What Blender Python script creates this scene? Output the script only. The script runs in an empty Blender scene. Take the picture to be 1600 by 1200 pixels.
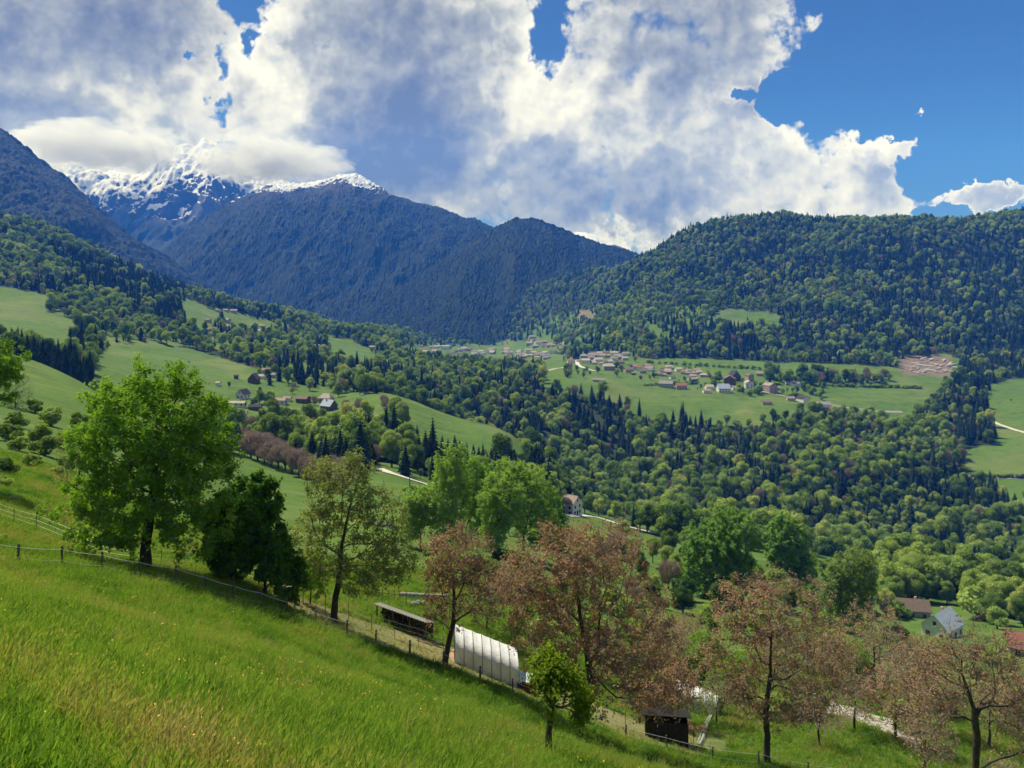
import bpy, math, random
import numpy as np

# ------------------------------------------------------------------ camera, sky, sun, exposure
FPX = 1208.0            # focal length in pixels of a 1600 px wide frame
HZ = 470.0              # pixel row of the horizon
scene = bpy.context.scene
col = scene.collection
rad = math.radians
cam_d = bpy.data.cameras.new('camera')
cam_d.sensor_width = 36.0
cam_d.lens = FPX / 1600 * 36.0
cam_d.shift_y = -(600 - HZ) / 1600.0
cam_d.clip_start = 0.1
cam_d.clip_end = 60000
cam = bpy.data.objects.new('camera', cam_d)
cam.rotation_euler = (rad(90), 0, 0)
col.objects.link(cam)
scene.camera = cam

SUN_AZ, SUN_EL = -50.0, 57.0      # azimuth from +Y (negative = left of the view), elevation
sd = (math.sin(rad(SUN_AZ)) * math.cos(rad(SUN_EL)), math.cos(rad(SUN_AZ)) * math.cos(rad(SUN_EL)), math.sin(rad(SUN_EL)))
sun_d = bpy.data.lights.new('sun', 'SUN')
sun_d.energy = 5.0
sun_d.angle = rad(0.53)
sun_d.color = (1.0, 0.955, 0.88)
sun = bpy.data.objects.new('sun', sun_d)
from mathutils import Vector
sun.rotation_euler = Vector(sd).to_track_quat('Z', 'Y').to_euler()
sun.location = (-300, 500, 1500)
col.objects.link(sun)

vs = scene.view_settings
scene.display_settings.display_device = 'sRGB'
vs.view_transform = 'Standard'
vs.look = 'None'
vs.exposure = 0.50
vs.gamma = 1.0
vs.use_curve_mapping = False
scene.render.engine = 'CYCLES'
cy = scene.cycles
cy.max_bounces = 6
cy.diffuse_bounces = 3
cy.glossy_bounces = 2
cy.transmission_bounces = 4
cy.transparent_max_bounces = 8
cy.volume_bounces = 1
cy.use_denoising = True
cy.use_adaptive_sampling = True
cy.adaptive_threshold = 0.02

world = bpy.data.worlds.new('World')
scene.world = world
world.use_nodes = True


class NG:
    """tiny helper to write node graphs as expressions"""
    def __init__(self, nt):
        self.nt = nt
    def n(self, t, ins=None, **props):
        nd = self.nt.nodes.new(t)
        for k, v in props.items():
            setattr(nd, k, v)
        for k, v in (ins or {}).items():
            s = nd.inputs[k]
            if isinstance(v, bpy.types.NodeSocket):
                self.nt.links.new(v, s)
            else:
                s.default_value = v
        return nd
    def m(self, op, a, b=0.0, c=0.0, clamp=False):
        nd = self.n('ShaderNodeMath', {0: a, 1: b, 2: c}, operation=op)
        nd.use_clamp = clamp
        return nd.outputs[0]
    def add(self, a, b): return self.m('ADD', a, b)
    def sub(self, a, b): return self.m('SUBTRACT', a, b)
    def mul(self, a, b): return self.m('MULTIPLY', a, b)
    def ss(self, x, lo, hi, o0=0.0, o1=1.0, kind='SMOOTHSTEP'):
        nd = self.n('ShaderNodeMapRange', {0: x, 1: lo, 2: hi, 3: o0, 4: o1}, interpolation_type=kind)
        return nd.outputs[0]
    def vec(self, x, y, z=0.0):
        return self.n('ShaderNodeCombineXYZ', {0: x, 1: y, 2: z}).outputs[0]
    def noise(self, v, scale, detail=4.0, rough=0.5, dist=0.0, lac=2.0, out=0):
        return self.n('ShaderNodeTexNoise', {'Vector': v, 'Scale': scale, 'Detail': detail, 'Roughness': rough,
                                            'Distortion': dist, 'Lacunarity': lac}).outputs[out]
    def mix(self, f, a, b, mode='MIX'):
        nd = self.nt.nodes.new('ShaderNodeMix')
        nd.data_type = 'RGBA'
        nd.blend_type = mode
        for s, v in ((nd.inputs[0], f), (nd.inputs[6], a), (nd.inputs[7], b)):
            if isinstance(v, bpy.types.NodeSocket):
                self.nt.links.new(v, s)
            else:
                if isinstance(v, (tuple, list)) and len(v) == 3:
                    v = (*v, 1.0)
                s.default_value = v
        return nd.outputs[2]
    def vm(self, op, a, b=None, s=None):
        nd = self.n('ShaderNodeVectorMath', {0: a}, operation=op)
        if b is not None:
            if isinstance(b, bpy.types.NodeSocket): self.nt.links.new(b, nd.inputs[1])
            else: nd.inputs[1].default_value = b
        if s is not None:
            if isinstance(s, bpy.types.NodeSocket): self.nt.links.new(s, nd.inputs[3])
            else: nd.inputs[3].default_value = s
        return nd.outputs[0]


def build_world():
    nt = world.node_tree
    nt.nodes.clear()
    g = NG(nt)
    out = g.n('ShaderNodeOutputWorld')
    sky = g.n('ShaderNodeTexSky', sky_type='NISHITA')
    sky.sun_disc = False
    sky.sun_elevation = rad(SUN_EL)
    sky.sun_rotation = rad(SUN_AZ)
    sky.altitude = 900
    sky.air_density = 1.0
    sky.dust_density = 0.3
    sky.ozone_density = 1.6
    bg_sky = g.n('ShaderNodeBackground', {'Color': g.mix(1.0, sky.outputs[0], (0.20, 0.30, 0.46), 'MULTIPLY'), 'Strength': 0.10})
    tc = g.n('ShaderNodeTexCoord')
    d = tc.outputs['Generated']
    sp = g.n('ShaderNodeSeparateXYZ', {0: d})
    X, Y, Z = sp.outputs
    # cloud deck coordinates: azimuth from +Y and elevation, in hundreds of photo pixels
    az = g.m('ARCTAN2', X, Y)
    hyp = g.m('SQRT', g.add(g.mul(X, X), g.mul(Y, Y)))
    el = g.m('ARCTAN2', Z, hyp)
    A = g.mul(az, 12.08)
    E = g.mul(el, 12.08)
    P = g.vec(A, E, 0.0)
    w1 = g.noise(P, 0.45, 3, 0.5, out=1)
    w2 = g.noise(P, 2.2, 4, 0.55, out=1)
    Pw = g.vm('ADD', P, g.vm('SCALE', g.vm('SUBTRACT', w1, (0.5, 0.5, 0.5)), s=1.5))
    Pw = g.vm('ADD', Pw, g.vm('SCALE', g.vm('SUBTRACT', w2, (0.5, 0.5, 0.5)), s=0.55))
    w3 = g.noise(g.vm('ADD', P, (3.7, 1.9, 0.4)), 0.9, 7, 0.62, out=1)
    Pm = g.vm('ADD', P, g.vm('SCALE', g.vm('SUBTRACT', w3, (0.5, 0.5, 0.5)), s=2.2))
    def billow(v, sc, det=5, ro=0.55):
        return g.m('ABSOLUTE', g.sub(g.mul(g.noise(v, sc, det, ro), 2.0), 1.0))
    n1 = g.noise(Pw, 0.42, 6, 0.52)
    n2 = g.noise(Pw, 1.6, 7, 0.58)
    puff = g.add(g.mul(billow(P, 1.05, 7, .52), 1.1), g.mul(billow(P, 2.6, 6, .55), 0.55))
    def blob(u, v, ru, rv, k=1.0, src=Pm):
        a0 = math.atan((u - 800) / FPX) * 12.08
        rr = math.hypot(u - 800, FPX)
        e0 = math.atan((HZ - v) / rr) * 12.08
        dv = g.vm('MULTIPLY', g.vm('SUBTRACT', src, (a0, e0, 0)), (100 / ru, 100 / rv, 0))
        ln = g.n('ShaderNodeVectorMath', {0: dv}, operation='LENGTH').outputs['Value']
        return g.mul(g.ss(ln, 0.15, 1.35, 1.0, 0.0), k)
    def total(lst):
        t = None
        for b in lst:
            s = blob(*b)
            t = s if t is None else g.add(t, s)
        return t
    # clear patches, and the open blue beyond the right edge of the cloud bank
    holes = total([(370, -5, 50, 46, 1.1), (868, 50, 40, 66, 1.05), (1192, 150, 44, 36, 2.6), (338, 128, 22, 34, .75), (262, 78, 14, 12, .7),
                   (362, 206, 13, 18, 1.15), (422, 75, 18, 24, .8), (1490, 60, 230, 170, 3.2), (1600, 180, 190, 105, 2.2), (1340, 90, 72, 100, 1.8), (1500, 268, 34, 34, 1.1),
                   (1545, 345, 65, 14, 1.3), (1880, 150, 300, 300, 3.0), (1575, 225, 50, 30, .8), (1312, 160, 36, 36, .8), (1270, 50, 26, 40, .6)])
    fill = total([(1235, 205, 110, 100, .3), (1400, 236, 80, 55, 2.3), (1468, 222, 42, 26, 2.2), (1555, 298, 50, 36, 2.8), (1210, 60, 55, 80, .3), (1350, 34, 24, 9, 1.3),
                  (1545, 190, 16, 7, 1.6), (1530, 222, 30, 6, .5), (400, 190, 45, 25, .35), (1430, 320, 110, 45, .9), (1090, 200, 130, 140, .3), (640, 150, 200, 160, .4), (120, 120, 200, 140, .4)])
    up = g.ss(E, 6.5, 12.0, 0.0, 0.5)          # the deck breaks up overhead
    side = g.ss(g.m('ABSOLUTE', A), 8.0, 16.0, 0.0, 0.35)
    D = g.add(g.sub(g.add(0.98, g.mul(g.sub(n1, 0.5), 1.5)), holes), g.add(fill, g.mul(g.sub(n2, 0.5), 1.0)))
    D = g.add(D, g.mul(g.sub(puff, 0.35), 1.0))
    D = g.sub(D, g.add(up, side))
    alpha = g.ss(D, 0.30, 0.72)
    # brightness: thin parts glow, thick bases are grey; billows shaded from the sun's side
    def hgt(v):
        return g.add(g.mul(billow(v, 1.05, 7, .52), 1.0), g.mul(g.noise(v, 0.8, 6, .5), 1.2))
    emb = g.mul(g.sub(hgt(P), hgt(g.vm('ADD', P, (-0.10, 0.16, 0.0)))), 1.45)
    thick = total([(60, 55, 230, 120, .55), (620, 60, 150, 200, .75), (690, 250, 230, 120, .50), (1060, 70, 170, 110, .75), (215, 25, 130, 60, .35),
                   (980, 290, 160, 80, .42), (560, 240, 150, 80, .35), (900, 340, 200, 40, .30), (120, 195, 150, 40, .32), (1240, 275, 90, 30, .15), (1170, 220, 60, 60, .2), (620, 290, 170, 50, .3), (860, 300, 180, 70, .35), (450, 250, 90, 50, .35), (1080, 330, 150, 40, .3), (40, 180, 120, 40, .3)])
    glow = total([(850, 130, 70, 110, .5), (420, 140, 50, 110, .45), (150, 140, 170, 40, .2), (1300, 230, 150, 60, .35), (1240, 70, 40, 130, .25), (790, 330, 110, 50, .25),
                  (960, 375, 60, 14, .3), (1510, 290, 60, 40, .2), (60, 10, 60, 40, .2), (250, 140, 60, 90, .25), (1420, 215, 80, 40, .3)])
    core = g.ss(D, 0.55, 1.7, 0.0, 0.62)
    s = g.add(g.add(g.mul(thick, 1.0), core), g.mul(g.sub(n2, 0.5), 0.30))
    s = g.sub(s, g.add(glow, emb))
    ramp = g.n('ShaderNodeValToRGB', {0: g.ss(s, -0.35, 1.45, 0.0, 1.0, 'LINEAR')})
    cr = ramp.color_ramp
    cr.elements[0].position = 0.0
    cr.elements[0].color = (0.74, 0.745, 0.72, 1)
    cr.elements[1].position = 1.0
    cr.elements[1].color = (0.105, 0.115, 0.12, 1)
    for p, c in ((0.25, (0.56, 0.57, 0.545, 1)), (0.5, (0.31, 0.325, 0.31, 1)), (0.75, (0.18, 0.192, 0.19, 1))):
        e = cr.elements.new(p)
        e.color = c
    bg_cl = g.n('ShaderNodeBackground', {'Color': ramp.outputs[0], 'Strength': 1.0})
    mx = g.n('ShaderNodeMixShader', {0: alpha, 1: bg_sky.outputs[0], 2: bg_cl.outputs[0]})
    nt.links.new(mx.outputs[0], out.inputs['Surface'])
    world.cycles.sampling_method = 'MANUAL'
    world.cycles.sample_map_resolution = 512


build_world()

# ------------------------------------------------------------------ helpers
rng = np.random.default_rng(7)
random.seed(5)


def _hash(ix, iy, iz, seed):
    h = (ix.astype(np.int64) * 374761393 + iy.astype(np.int64) * 668265263 + iz.astype(np.int64) * 2147483647 + seed * 974634777) & 0xffffffff
    h = (h ^ (h >> 13)) * 1274126177 & 0xffffffff
    h = (h ^ (h >> 16)) * 2246822519 & 0xffffffff
    h = h ^ (h >> 15)
    return (h & 0xffffff) / float(0xffffff)


def vnoise(x, y, z=None, seed=0):
    x = np.asarray(x, float)
    y = np.asarray(y, float)
    z = np.zeros_like(x) if z is None else np.asarray(z, float)
    ix, iy, iz = np.floor(x), np.floor(y), np.floor(z)
    fx, fy, fz = x - ix, y - iy, z - iz
    fx, fy, fz = (f * f * f * (f * (f * 6 - 15) + 10) for f in (fx, fy, fz))
    r = 0
    for dx in (0, 1):
        for dy in (0, 1):
            for dz in (0, 1):
                wgt = (fx if dx else 1 - fx) * (fy if dy else 1 - fy) * (fz if dz else 1 - fz)
                r = r + wgt * _hash(ix + dx, iy + dy, iz + dz, seed)
    return r


def fbm(x, y, z=None, octs=4, seed=0, gain=0.5):
    a, s, t = 1.0, 0.0, 0.0
    f = 1.0
    for o in range(octs):
        s = s + a * (vnoise(np.asarray(x) * f + 17.3 * o, np.asarray(y) * f - 9.1 * o, None if z is None else np.asarray(z) * f, seed + o) - 0.5)
        t += a * 0.5
        a *= gain
        f *= 2.03
    return s / t          # about -1..1


def mesh_np(name, V, F=None, smooth=False, mats=(), fmat=None, attrs=None):
    """mesh from numpy verts (n,3) and faces (m,3|4) or a list of such arrays"""
    me = bpy.data.meshes.new(name)
    V = np.asarray(V, np.float32)
    me.vertices.add(len(V))
    me.vertices.foreach_set('co', V.ravel())
    if F is not None:
        Fs = F if isinstance(F, list) else [F]
        Fs = [np.asarray(f, np.int32) for f in Fs if len(f)]
        nf = sum(len(f) for f in Fs)
        nl = sum(f.size for f in Fs)
        me.loops.add(nl)
        me.loops.foreach_set('vertex_index', np.concatenate([f.ravel() for f in Fs]))
        me.polygons.add(nf)
        tot = np.concatenate([np.full(len(f), f.shape[1], np.int32) for f in Fs])
        st = np.zeros(nf, np.int32)
        st[1:] = np.cumsum(tot)[:-1]
        me.polygons.foreach_set('loop_start', st)
        me.polygons.foreach_set('loop_total', tot)
        if fmat is not None:
            me.polygons.foreach_set('material_index', np.asarray(fmat, np.int32))
        me.polygons.foreach_set('use_smooth', np.full(nf, bool(smooth)))
    for m in mats:
        me.materials.append(m)
    for k, (typ, arr) in (attrs or {}).items():
        at = me.attributes.new(k, typ, 'POINT')
        arr = np.asarray(arr, np.float32 if typ != 'INT' else np.int32)
        at.data.foreach_set('vector' if typ == 'FLOAT_VECTOR' else ('color' if typ == 'FLOAT_COLOR' else 'value'), arr.ravel())
    me.update(calc_edges=True)
    me.validate()
    return me


def link(name, me, parent=None, loc=None, rz=0.0, **props):
    o = bpy.data.objects.new(name, me)
    col.objects.link(o)
    if parent is not None:
        o.parent = parent
    if loc is not None:
        o.location = loc
    if rz:
        o.rotation_euler = (0, 0, rz)
    for k, v in props.items():
        if v is not None:
            o[k] = v
    return o


def empty(name, loc, rz=0.0, label=None, category=None, group=None):
    o = link(name, None, None, loc, rz, label=label, category=category, group=group)
    o.empty_display_size = 0.5
    return o


def tag(o, label, category, group=None):
    o['label'] = label
    o['category'] = category
    if group:
        o['group'] = group
    return o


class MB:
    """collects boxes, tubes and sheets into one mesh"""
    def __init__(s):
        s.v, s.q, s.t = [], [], []
        s.n = 0
    def put(s, V, Q=(), T=()):
        V = np.asarray(V, float).reshape(-1, 3)
        if len(Q): s.q.append(np.asarray(Q, int).reshape(-1, 4) + s.n)
        if len(T): s.t.append(np.asarray(T, int).reshape(-1, 3) + s.n)
        s.v.append(V)
        s.n += len(V)
        return s
    def box(s, c, size, rz=0.0, tilt=None):
        hx, hy, hz = np.asarray(size, float) / 2
        P = np.array([[x, y, z] for z in (-hz, hz) for y in (-hy, hy) for x in (-hx, hx)])
        if tilt:
            a = tilt
            P = P @ np.array([[math.cos(a), 0, -math.sin(a)], [0, 1, 0], [math.sin(a), 0, math.cos(a)]])
        ca, sa = math.cos(rz), math.sin(rz)
        P = P @ np.array([[ca, sa, 0], [-sa, ca, 0], [0, 0, 1]]) + np.asarray(c, float)
        return s.put(P, [[0, 2, 3, 1], [4, 5, 7, 6], [0, 1, 5, 4], [2, 6, 7, 3], [0, 4, 6, 2], [1, 3, 7, 5]])
    def tube(s, pts, r, n=6):
        pts = np.asarray(pts, float)
        r = np.broadcast_to(np.asarray(r, float), (len(pts),))
        rings = []
        for i, p in enumerate(pts):
            t = pts[min(i + 1, len(pts) - 1)] - pts[max(i - 1, 0)]
            t = t / (np.linalg.norm(t) + 1e-9)
            a = np.cross(t, [0, 0, 1]) if abs(t[2]) < 0.9 else np.cross(t, [1, 0, 0])
            a /= np.linalg.norm(a)
            b = np.cross(t, a)
            th = np.arange(n) * 2 * math.pi / n
            rings.append(p + r[i] * (np.cos(th)[:, None] * a + np.sin(th)[:, None] * b))
        V = np.concatenate(rings + [pts[:1], pts[-1:]])
        Q = []
        for i in range(len(pts) - 1):
            for k in range(n):
                Q.append([i * n + k, i * n + (k + 1) % n, (i + 1) * n + (k + 1) % n, (i + 1) * n + k])
        c0, c1 = len(V) - 2, len(V) - 1
        e = (len(pts) - 1) * n
        T = [[c0, (k + 1) % n, k] for k in range(n)] + [[c1, e + k, e + (k + 1) % n] for k in range(n)]
        return s.put(V, Q, T)
    def mesh(s, name, mats=(), smooth=False):
        F = []
        if s.q: F.append(np.concatenate(s.q))
        if s.t: F.append(np.concatenate(s.t))
        return mesh_np(name, np.concatenate(s.v), F, smooth, mats)
    def build(s, name, mat, parent=None, smooth=False, **props):
        return link(name, s.mesh(name, [mat] if mat else [], smooth), parent, **props)


# ------------------------------------------------------------------ materials
MATS = {}


def mat_simple(name, c, rough=0.8, var=0.15, scale=3.0, bump=0.0, bscale=20.0, metal=0.0, c2=None, coord='Object'):
    if name in MATS:
        return MATS[name]
    m = bpy.data.materials.new(name)
    m.use_nodes = True
    g = NG(m.node_tree)
    bs = m.node_tree.nodes['Principled BSDF']
    tc = g.n('ShaderNodeTexCoord').outputs[coord]
    nz = g.noise(tc, scale, 5, 0.6)
    c2 = c2 or tuple(min(1, x * (1 - 2 * var)) for x in c)
    colr = g.mix(g.ss(nz, 0.3, 0.7), c2, c)
    m.node_tree.links.new(colr, bs.inputs['Base Color'])
    bs.inputs['Roughness'].default_value = rough
    bs.inputs['Specular IOR Level'].default_value = 0.5 if rough < .7 else 0.15
    bs.inputs['Metallic'].default_value = metal
    if bump:
        b = g.n('ShaderNodeBump', {'Height': g.noise(tc, bscale, 4, 0.6), 'Strength': bump, 'Distance': 0.05})
        m.node_tree.links.new(b.outputs[0], bs.inputs['Normal'])
    MATS[name] = m
    return m


def mat_leaf(name, stops, trans=0.45, use_inst=False, scale=0.8, hue_noise=True, tcol=(1.25, 1.25, 0.5)):
    """leaf: diffuse + translucent, colour picked along a ramp by per-tree random and position noise"""
    m = bpy.data.materials.new(name)
    m.use_nodes = True
    nt = m.node_tree
    g = NG(nt)
    for n in list(nt.nodes):
        nt.nodes.remove(n)
    out = g.n('ShaderNodeOutputMaterial')
    if use_inst:
        rnd = g.n('ShaderNodeObjectInfo').outputs['Random']
        tc = g.n('ShaderNodeTexCoord').outputs['Object']
        nz = g.noise(tc, scale, 3, 0.6)
        f = g.add(g.mul(rnd, 0.75), g.mul(g.sub(nz, 0.5), 0.6))
        f = g.add(f, 0.12)
        stand = g.noise(g.n('ShaderNodeNewGeometry').outputs['Position'], 0.009, 3, 0.6)
        f = g.add(f, g.mul(g.sub(stand, 0.5), 1.1))
    else:
        tc = g.n('ShaderNodeTexCoord').outputs['Object']
        nz = g.noise(tc, scale, 4, 0.6)
        fine = g.noise(tc, scale * 9, 2, 0.5)
        f = g.add(g.mul(g.sub(nz, 0.5), 1.3), g.add(0.5, g.mul(g.sub(fine, 0.5), 1.2)))
    ramp = g.n('ShaderNodeValToRGB', {0: f})
    cr = ramp.color_ramp
    cr.elements[0].position = stops[0][0]
    cr.elements[0].color = (*stops[0][1], 1)
    cr.elements[1].position = stops[-1][0]
    cr.elements[1].color = (*stops[-1][1], 1)
    for p, c in stops[1:-1]:
        e = cr.elements.new(p)
        e.color = (*c, 1)
    c = ramp.outputs[0]
    tcl = g.mix(1.0, c, tcol, 'MULTIPLY')
    df = g.n('ShaderNodeBsdfDiffuse', {'Color': c})
    tr = g.n('ShaderNodeBsdfTranslucent', {'Color': tcl})
    mx = g.n('ShaderNodeMixShader', {0: trans, 1: df.outputs[0], 2: tr.outputs[0]})
    nt.links.new(mx.outputs[0], out.inputs['Surface'])
    MATS[name] = m
    return m


M_BARK = mat_simple('bark', (0.085, 0.070, 0.058), 0.9, 0.25, 4.0, 0.5, 14)
M_BARK_GREY = mat_simple('grey_bark', (0.23, 0.205, 0.19), 0.9, 0.25, 3.0, 0.5, 14)
M_TWIG = mat_simple('twig', (0.17, 0.135, 0.115), 0.9, 0.2, 3.0)
M_TWIG_PALE = mat_simple('pale_twig', (0.30, 0.26, 0.23), 0.9, 0.2, 3.0)
M_LEAF_WOOD = mat_leaf('wood_leaf', [(0.0, (0.060, 0.115, 0.032)), (0.25, (0.135, 0.215, 0.050)), (0.55, (0.235, 0.335, 0.080)), (0.85, (0.35, 0.44, 0.12)), (1.0, (0.40, 0.42, 0.16))], 0.45, True, 0.35)
M_LEAF_SPRUCE = mat_leaf('spruce_needle', [(0.0, (0.014, 0.028, 0.018)), (0.6, (0.026, 0.048, 0.028)), (1.0, (0.045, 0.070, 0.036))], 0.15, True, 0.5, tcol=(1, 1.1, .7))
M_LEAF_BARE = mat_leaf('bare_crown_twig', [(0.0, (0.24, 0.185, 0.15)), (0.5, (0.33, 0.255, 0.20)), (1.0, (0.38, 0.32, 0.22))], 0.2, True, 0.5, tcol=(1, 1, 1))


# ------------------------------------------------------------------ terrain
# ground profile by column of the view: (column, [(depth metres, photo row of the ground)...])
COLS = [
    (-900, [(20, 820), (44, 740), (100, 640), (250, 560), (400, 520), (700, 480), (1000, 430), (1500, 330), (2000, 250), (3000, 200)]),
    (-400, [(20, 880), (44, 790), (70, 735), (120, 660), (200, 600), (330, 545), (450, 545), (700, 500), (950, 440), (1300, 370), (1600, 330), (2200, 330), (3000, 380)]),
    (0, [(20, 950), (44, 880), (60, 812), (100, 712), (140, 672), (200, 625), (270, 585), (345, 549), (430, 570), (560, 545), (700, 520), (850, 492), (1000, 462), (1300, 398), (1600, 350), (1900, 360), (2400, 410), (3200, 450)]),
    (120, [(20, 985), (45, 893), (62, 850), (100, 755), (150, 695), (210, 650), (280, 610), (340, 592), (430, 606), (560, 570), (700, 540), (900, 502), (1100, 462), (1350, 415), (1600, 385), (1900, 400), (2400, 440), (3200, 470)]),
    (200, [(20, 1010), (46, 905), (62, 868), (100, 795), (150, 728), (210, 680), (270, 650), (340, 650), (440, 640), (550, 603), (680, 565), (800, 541), (950, 512), (1100, 485), (1350, 447), (1550, 425), (1900, 445), (2400, 470), (3200, 490)]),
    (300, [(20, 1040), (48, 922), (62, 880), (100, 825), (150, 775), (230, 725), (310, 690), (420, 668), (550, 620), (680, 582), (830, 550), (950, 530), (1100, 502), (1300, 480), (1500, 462), (1900, 480), (2400, 500), (3200, 505)]),
    (400, [(20, 1070), (50, 950), (62, 905), (90, 870), (150, 815), (230, 768), (350, 712), (450, 672), (560, 640), (680, 600), (850, 562), (1050, 538), (1300, 513), (1500, 490), (1620, 482), (1900, 500), (2400, 515), (3200, 515)]),
    (500, [(20, 1105), (52, 985), (66, 935), (90, 895), (130, 850), (200, 800), (260, 770), (360, 722), (450, 684), (560, 648), (680, 612), (850, 575), (1050, 552), (1300, 528), (1500, 510), (1650, 503), (2000, 520), (2400, 522), (3200, 520)]),
    (600, [(20, 1135), (54, 1020), (66, 975), (82, 925), (120, 870), (180, 812), (260, 757), (300, 735), (400, 700), (480, 655), (560, 618), (620, 608), (700, 622), (850, 596), (1000, 575), (1200, 556), (1400, 545), (1700, 536), (2100, 528), (3200, 520)]),
    (700, [(20, 1165), (55, 1052), (66, 1012), (82, 955), (120, 890), (180, 835), (260, 785), (330, 758), (420, 722), (480, 690), (560, 648), (640, 660), (740, 662), (850, 612), (1000, 588), (1200, 570), (1500, 557), (1850, 548), (2200, 538), (3200, 525)]),
    (800, [(20, 1195), (56, 1092), (66, 1052), (95, 960), (145, 872), (220, 830), (330, 790), (410, 765), (460, 712), (540, 668), (600, 685), (690, 728), (780, 668), (900, 618), (1100, 588), (1500, 560), (1900, 548), (2150, 541), (2350, 520), (2650, 475), (2900, 470), (3300, 500)]),
    (900, [(20, 1230), (57, 1130), (68, 1085), (95, 1000), (145, 912), (220, 862), (330, 812), (410, 800), (450, 790), (520, 800), (600, 790), (700, 735), (820, 662), (940, 600), (1100, 578), (1300, 562), (1600, 550), (1800, 540), (2050, 505), (2300, 462), (2500, 430), (2900, 470), (3300, 500)]),
    (1000, [(20, 1265), (57, 1168), (70, 1120), (95, 1040), (145, 945), (220, 890), (330, 845), (430, 818), (460, 832), (530, 850), (600, 810), (700, 742), (780, 695), (850, 645), (1000, 602), (1150, 576), (1250, 561), (1500, 512), (1650, 485), (1850, 440), (2100, 388), (2400, 420), (3000, 470)]),
    (1200, [(20, 1330), (57, 1215), (72, 1150), (95, 1060), (145, 972), (220, 915), (330, 862), (400, 858), (440, 870), (480, 900), (600, 792), (700, 728), (780, 690), (830, 655), (900, 630), (1000, 604), (1150, 573), (1250, 562), (1450, 500), (1650, 450), (1850, 400), (2050, 343), (2400, 390), (3000, 470)]),
    (1400, [(20, 1390), (57, 1270), (72, 1165), (100, 1068), (150, 1020), (200, 1000), (270, 965), (340, 905), (410, 884), (450, 900), (500, 930), (600, 808), (700, 735), (800, 685), (890, 652), (960, 624), (1050, 600), (1150, 571), (1200, 562), (1350, 520), (1550, 455), (1700, 405), (1900, 350), (2200, 380), (3000, 460)]),
    (1500, [(20, 1415), (57, 1290), (72, 1190), (100, 1085), (150, 1040), (200, 1010), (270, 965), (340, 915), (410, 895), (450, 905), (500, 925), (580, 838), (650, 780), (760, 715), (860, 668), (960, 622), (1050, 600), (1150, 575), (1220, 560), (1350, 520), (1550, 455), (1700, 410), (1850, 358), (2200, 380), (3000, 460)]),
    (1600, [(20, 1440), (57, 1310), (72, 1210), (100, 1105), (150, 1050), (200, 1020), (300, 950), (400, 905), (450, 905), (500, 900), (560, 850), (640, 780), (760, 703), (860, 660), (960, 622), (1050, 602), (1200, 562), (1350, 515), (1550, 445), (1800, 340), (2200, 360), (3000, 450)]),
    (2000, [(20, 1500), (57, 1370), (72, 1270), (100, 1150), (150, 1080), (200, 1030), (300, 960), (400, 905), (500, 870), (600, 800), (760, 700), (960, 620), (1100, 580), (1350, 500), (1550, 420), (1800, 300), (2200, 320), (3000, 430)]),
    (2600, [(20, 1600), (57, 1400), (100, 1150), (200, 1000), (400, 850), (600, 740), (960, 600), (1350, 480), (1800, 280), (3000, 400)]),
]


def pchip(x, y, xi):
    x = np.asarray(x, float); y = np.asarray(y, float)
    h = np.diff(x); dl = np.diff(y) / h
    m = np.zeros_like(y)
    for i in range(1, len(x) - 1):
        if dl[i - 1] * dl[i] > 0:
            w1 = 2 * h[i] + h[i - 1]; w2 = h[i] + 2 * h[i - 1]
            m[i] = (w1 + w2) / (w1 / dl[i - 1] + w2 / dl[i])
    m[0], m[-1] = dl[0], dl[-1]
    k = np.clip(np.searchsorted(x, xi) - 1, 0, len(x) - 2)
    t = (xi - x[k]) / h[k]
    t = np.clip(t, 0, 1)
    return ((1 + 2 * t) * (1 - t) ** 2 * y[k] + t * (1 - t) ** 2 * h[k] * m[k] + t * t * (3 - 2 * t) * y[k + 1] + t * t * (t - 1) * h[k] * m[k + 1])


S_GRID = np.linspace(math.log(20), math.log(3300), 520)
T_GRID = np.linspace(-1.4, 1.4, 281)


def _loft():
    zc = []
    tc = []
    for u, rows in COLS:
        d = np.array([r[0] for r in rows], float)
        v = np.array([r[1] for r in rows], float)
        z = -(v - HZ) / FPX * d
        zc.append(pchip(np.log(d), z, S_GRID))
        tc.append((u - 800) / FPX)
    zc = np.array(zc)
    tc = np.array(tc)
    Z = np.empty((len(T_GRID), len(S_GRID)))
    for j in range(len(S_GRID)):
        Z[:, j] = pchip(tc, zc[:, j], np.clip(T_GRID, tc[0], tc[-1]))
    # soften the creases
    def sm(Z, n, ax):
        for _ in range(n):
            P = np.pad(Z, [(1, 1) if a == ax else (0, 0) for a in (0, 1)], mode='edge')
            a = P[2:, :] if ax == 0 else P[:, 2:]
            b = P[:-2, :] if ax == 0 else P[:, :-2]
            Z = 0.5 * Z + 0.25 * (a + b)
        return Z
    Z = sm(Z, 14, 0)
    Z = sm(Z, 4, 1)
    return Z


Z_LOFT = _loft()


def _bil(G, fi, fj):
    fi = np.clip(fi, 0, G.shape[0] - 1.001)
    fj = np.clip(fj, 0, G.shape[1] - 1.001)
    i = fi.astype(int); j = fj.astype(int)
    a = fi - i; b = fj - j
    return (G[i, j] * (1 - a) * (1 - b) + G[i + 1, j] * a * (1 - b) + G[i, j + 1] * (1 - a) * b + G[i + 1, j + 1] * a * b)


def sstep(x, a, b):
    t = np.clip((x - a) / (b - a), 0, 1)
    return t * t * (3 - 2 * t)


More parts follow.
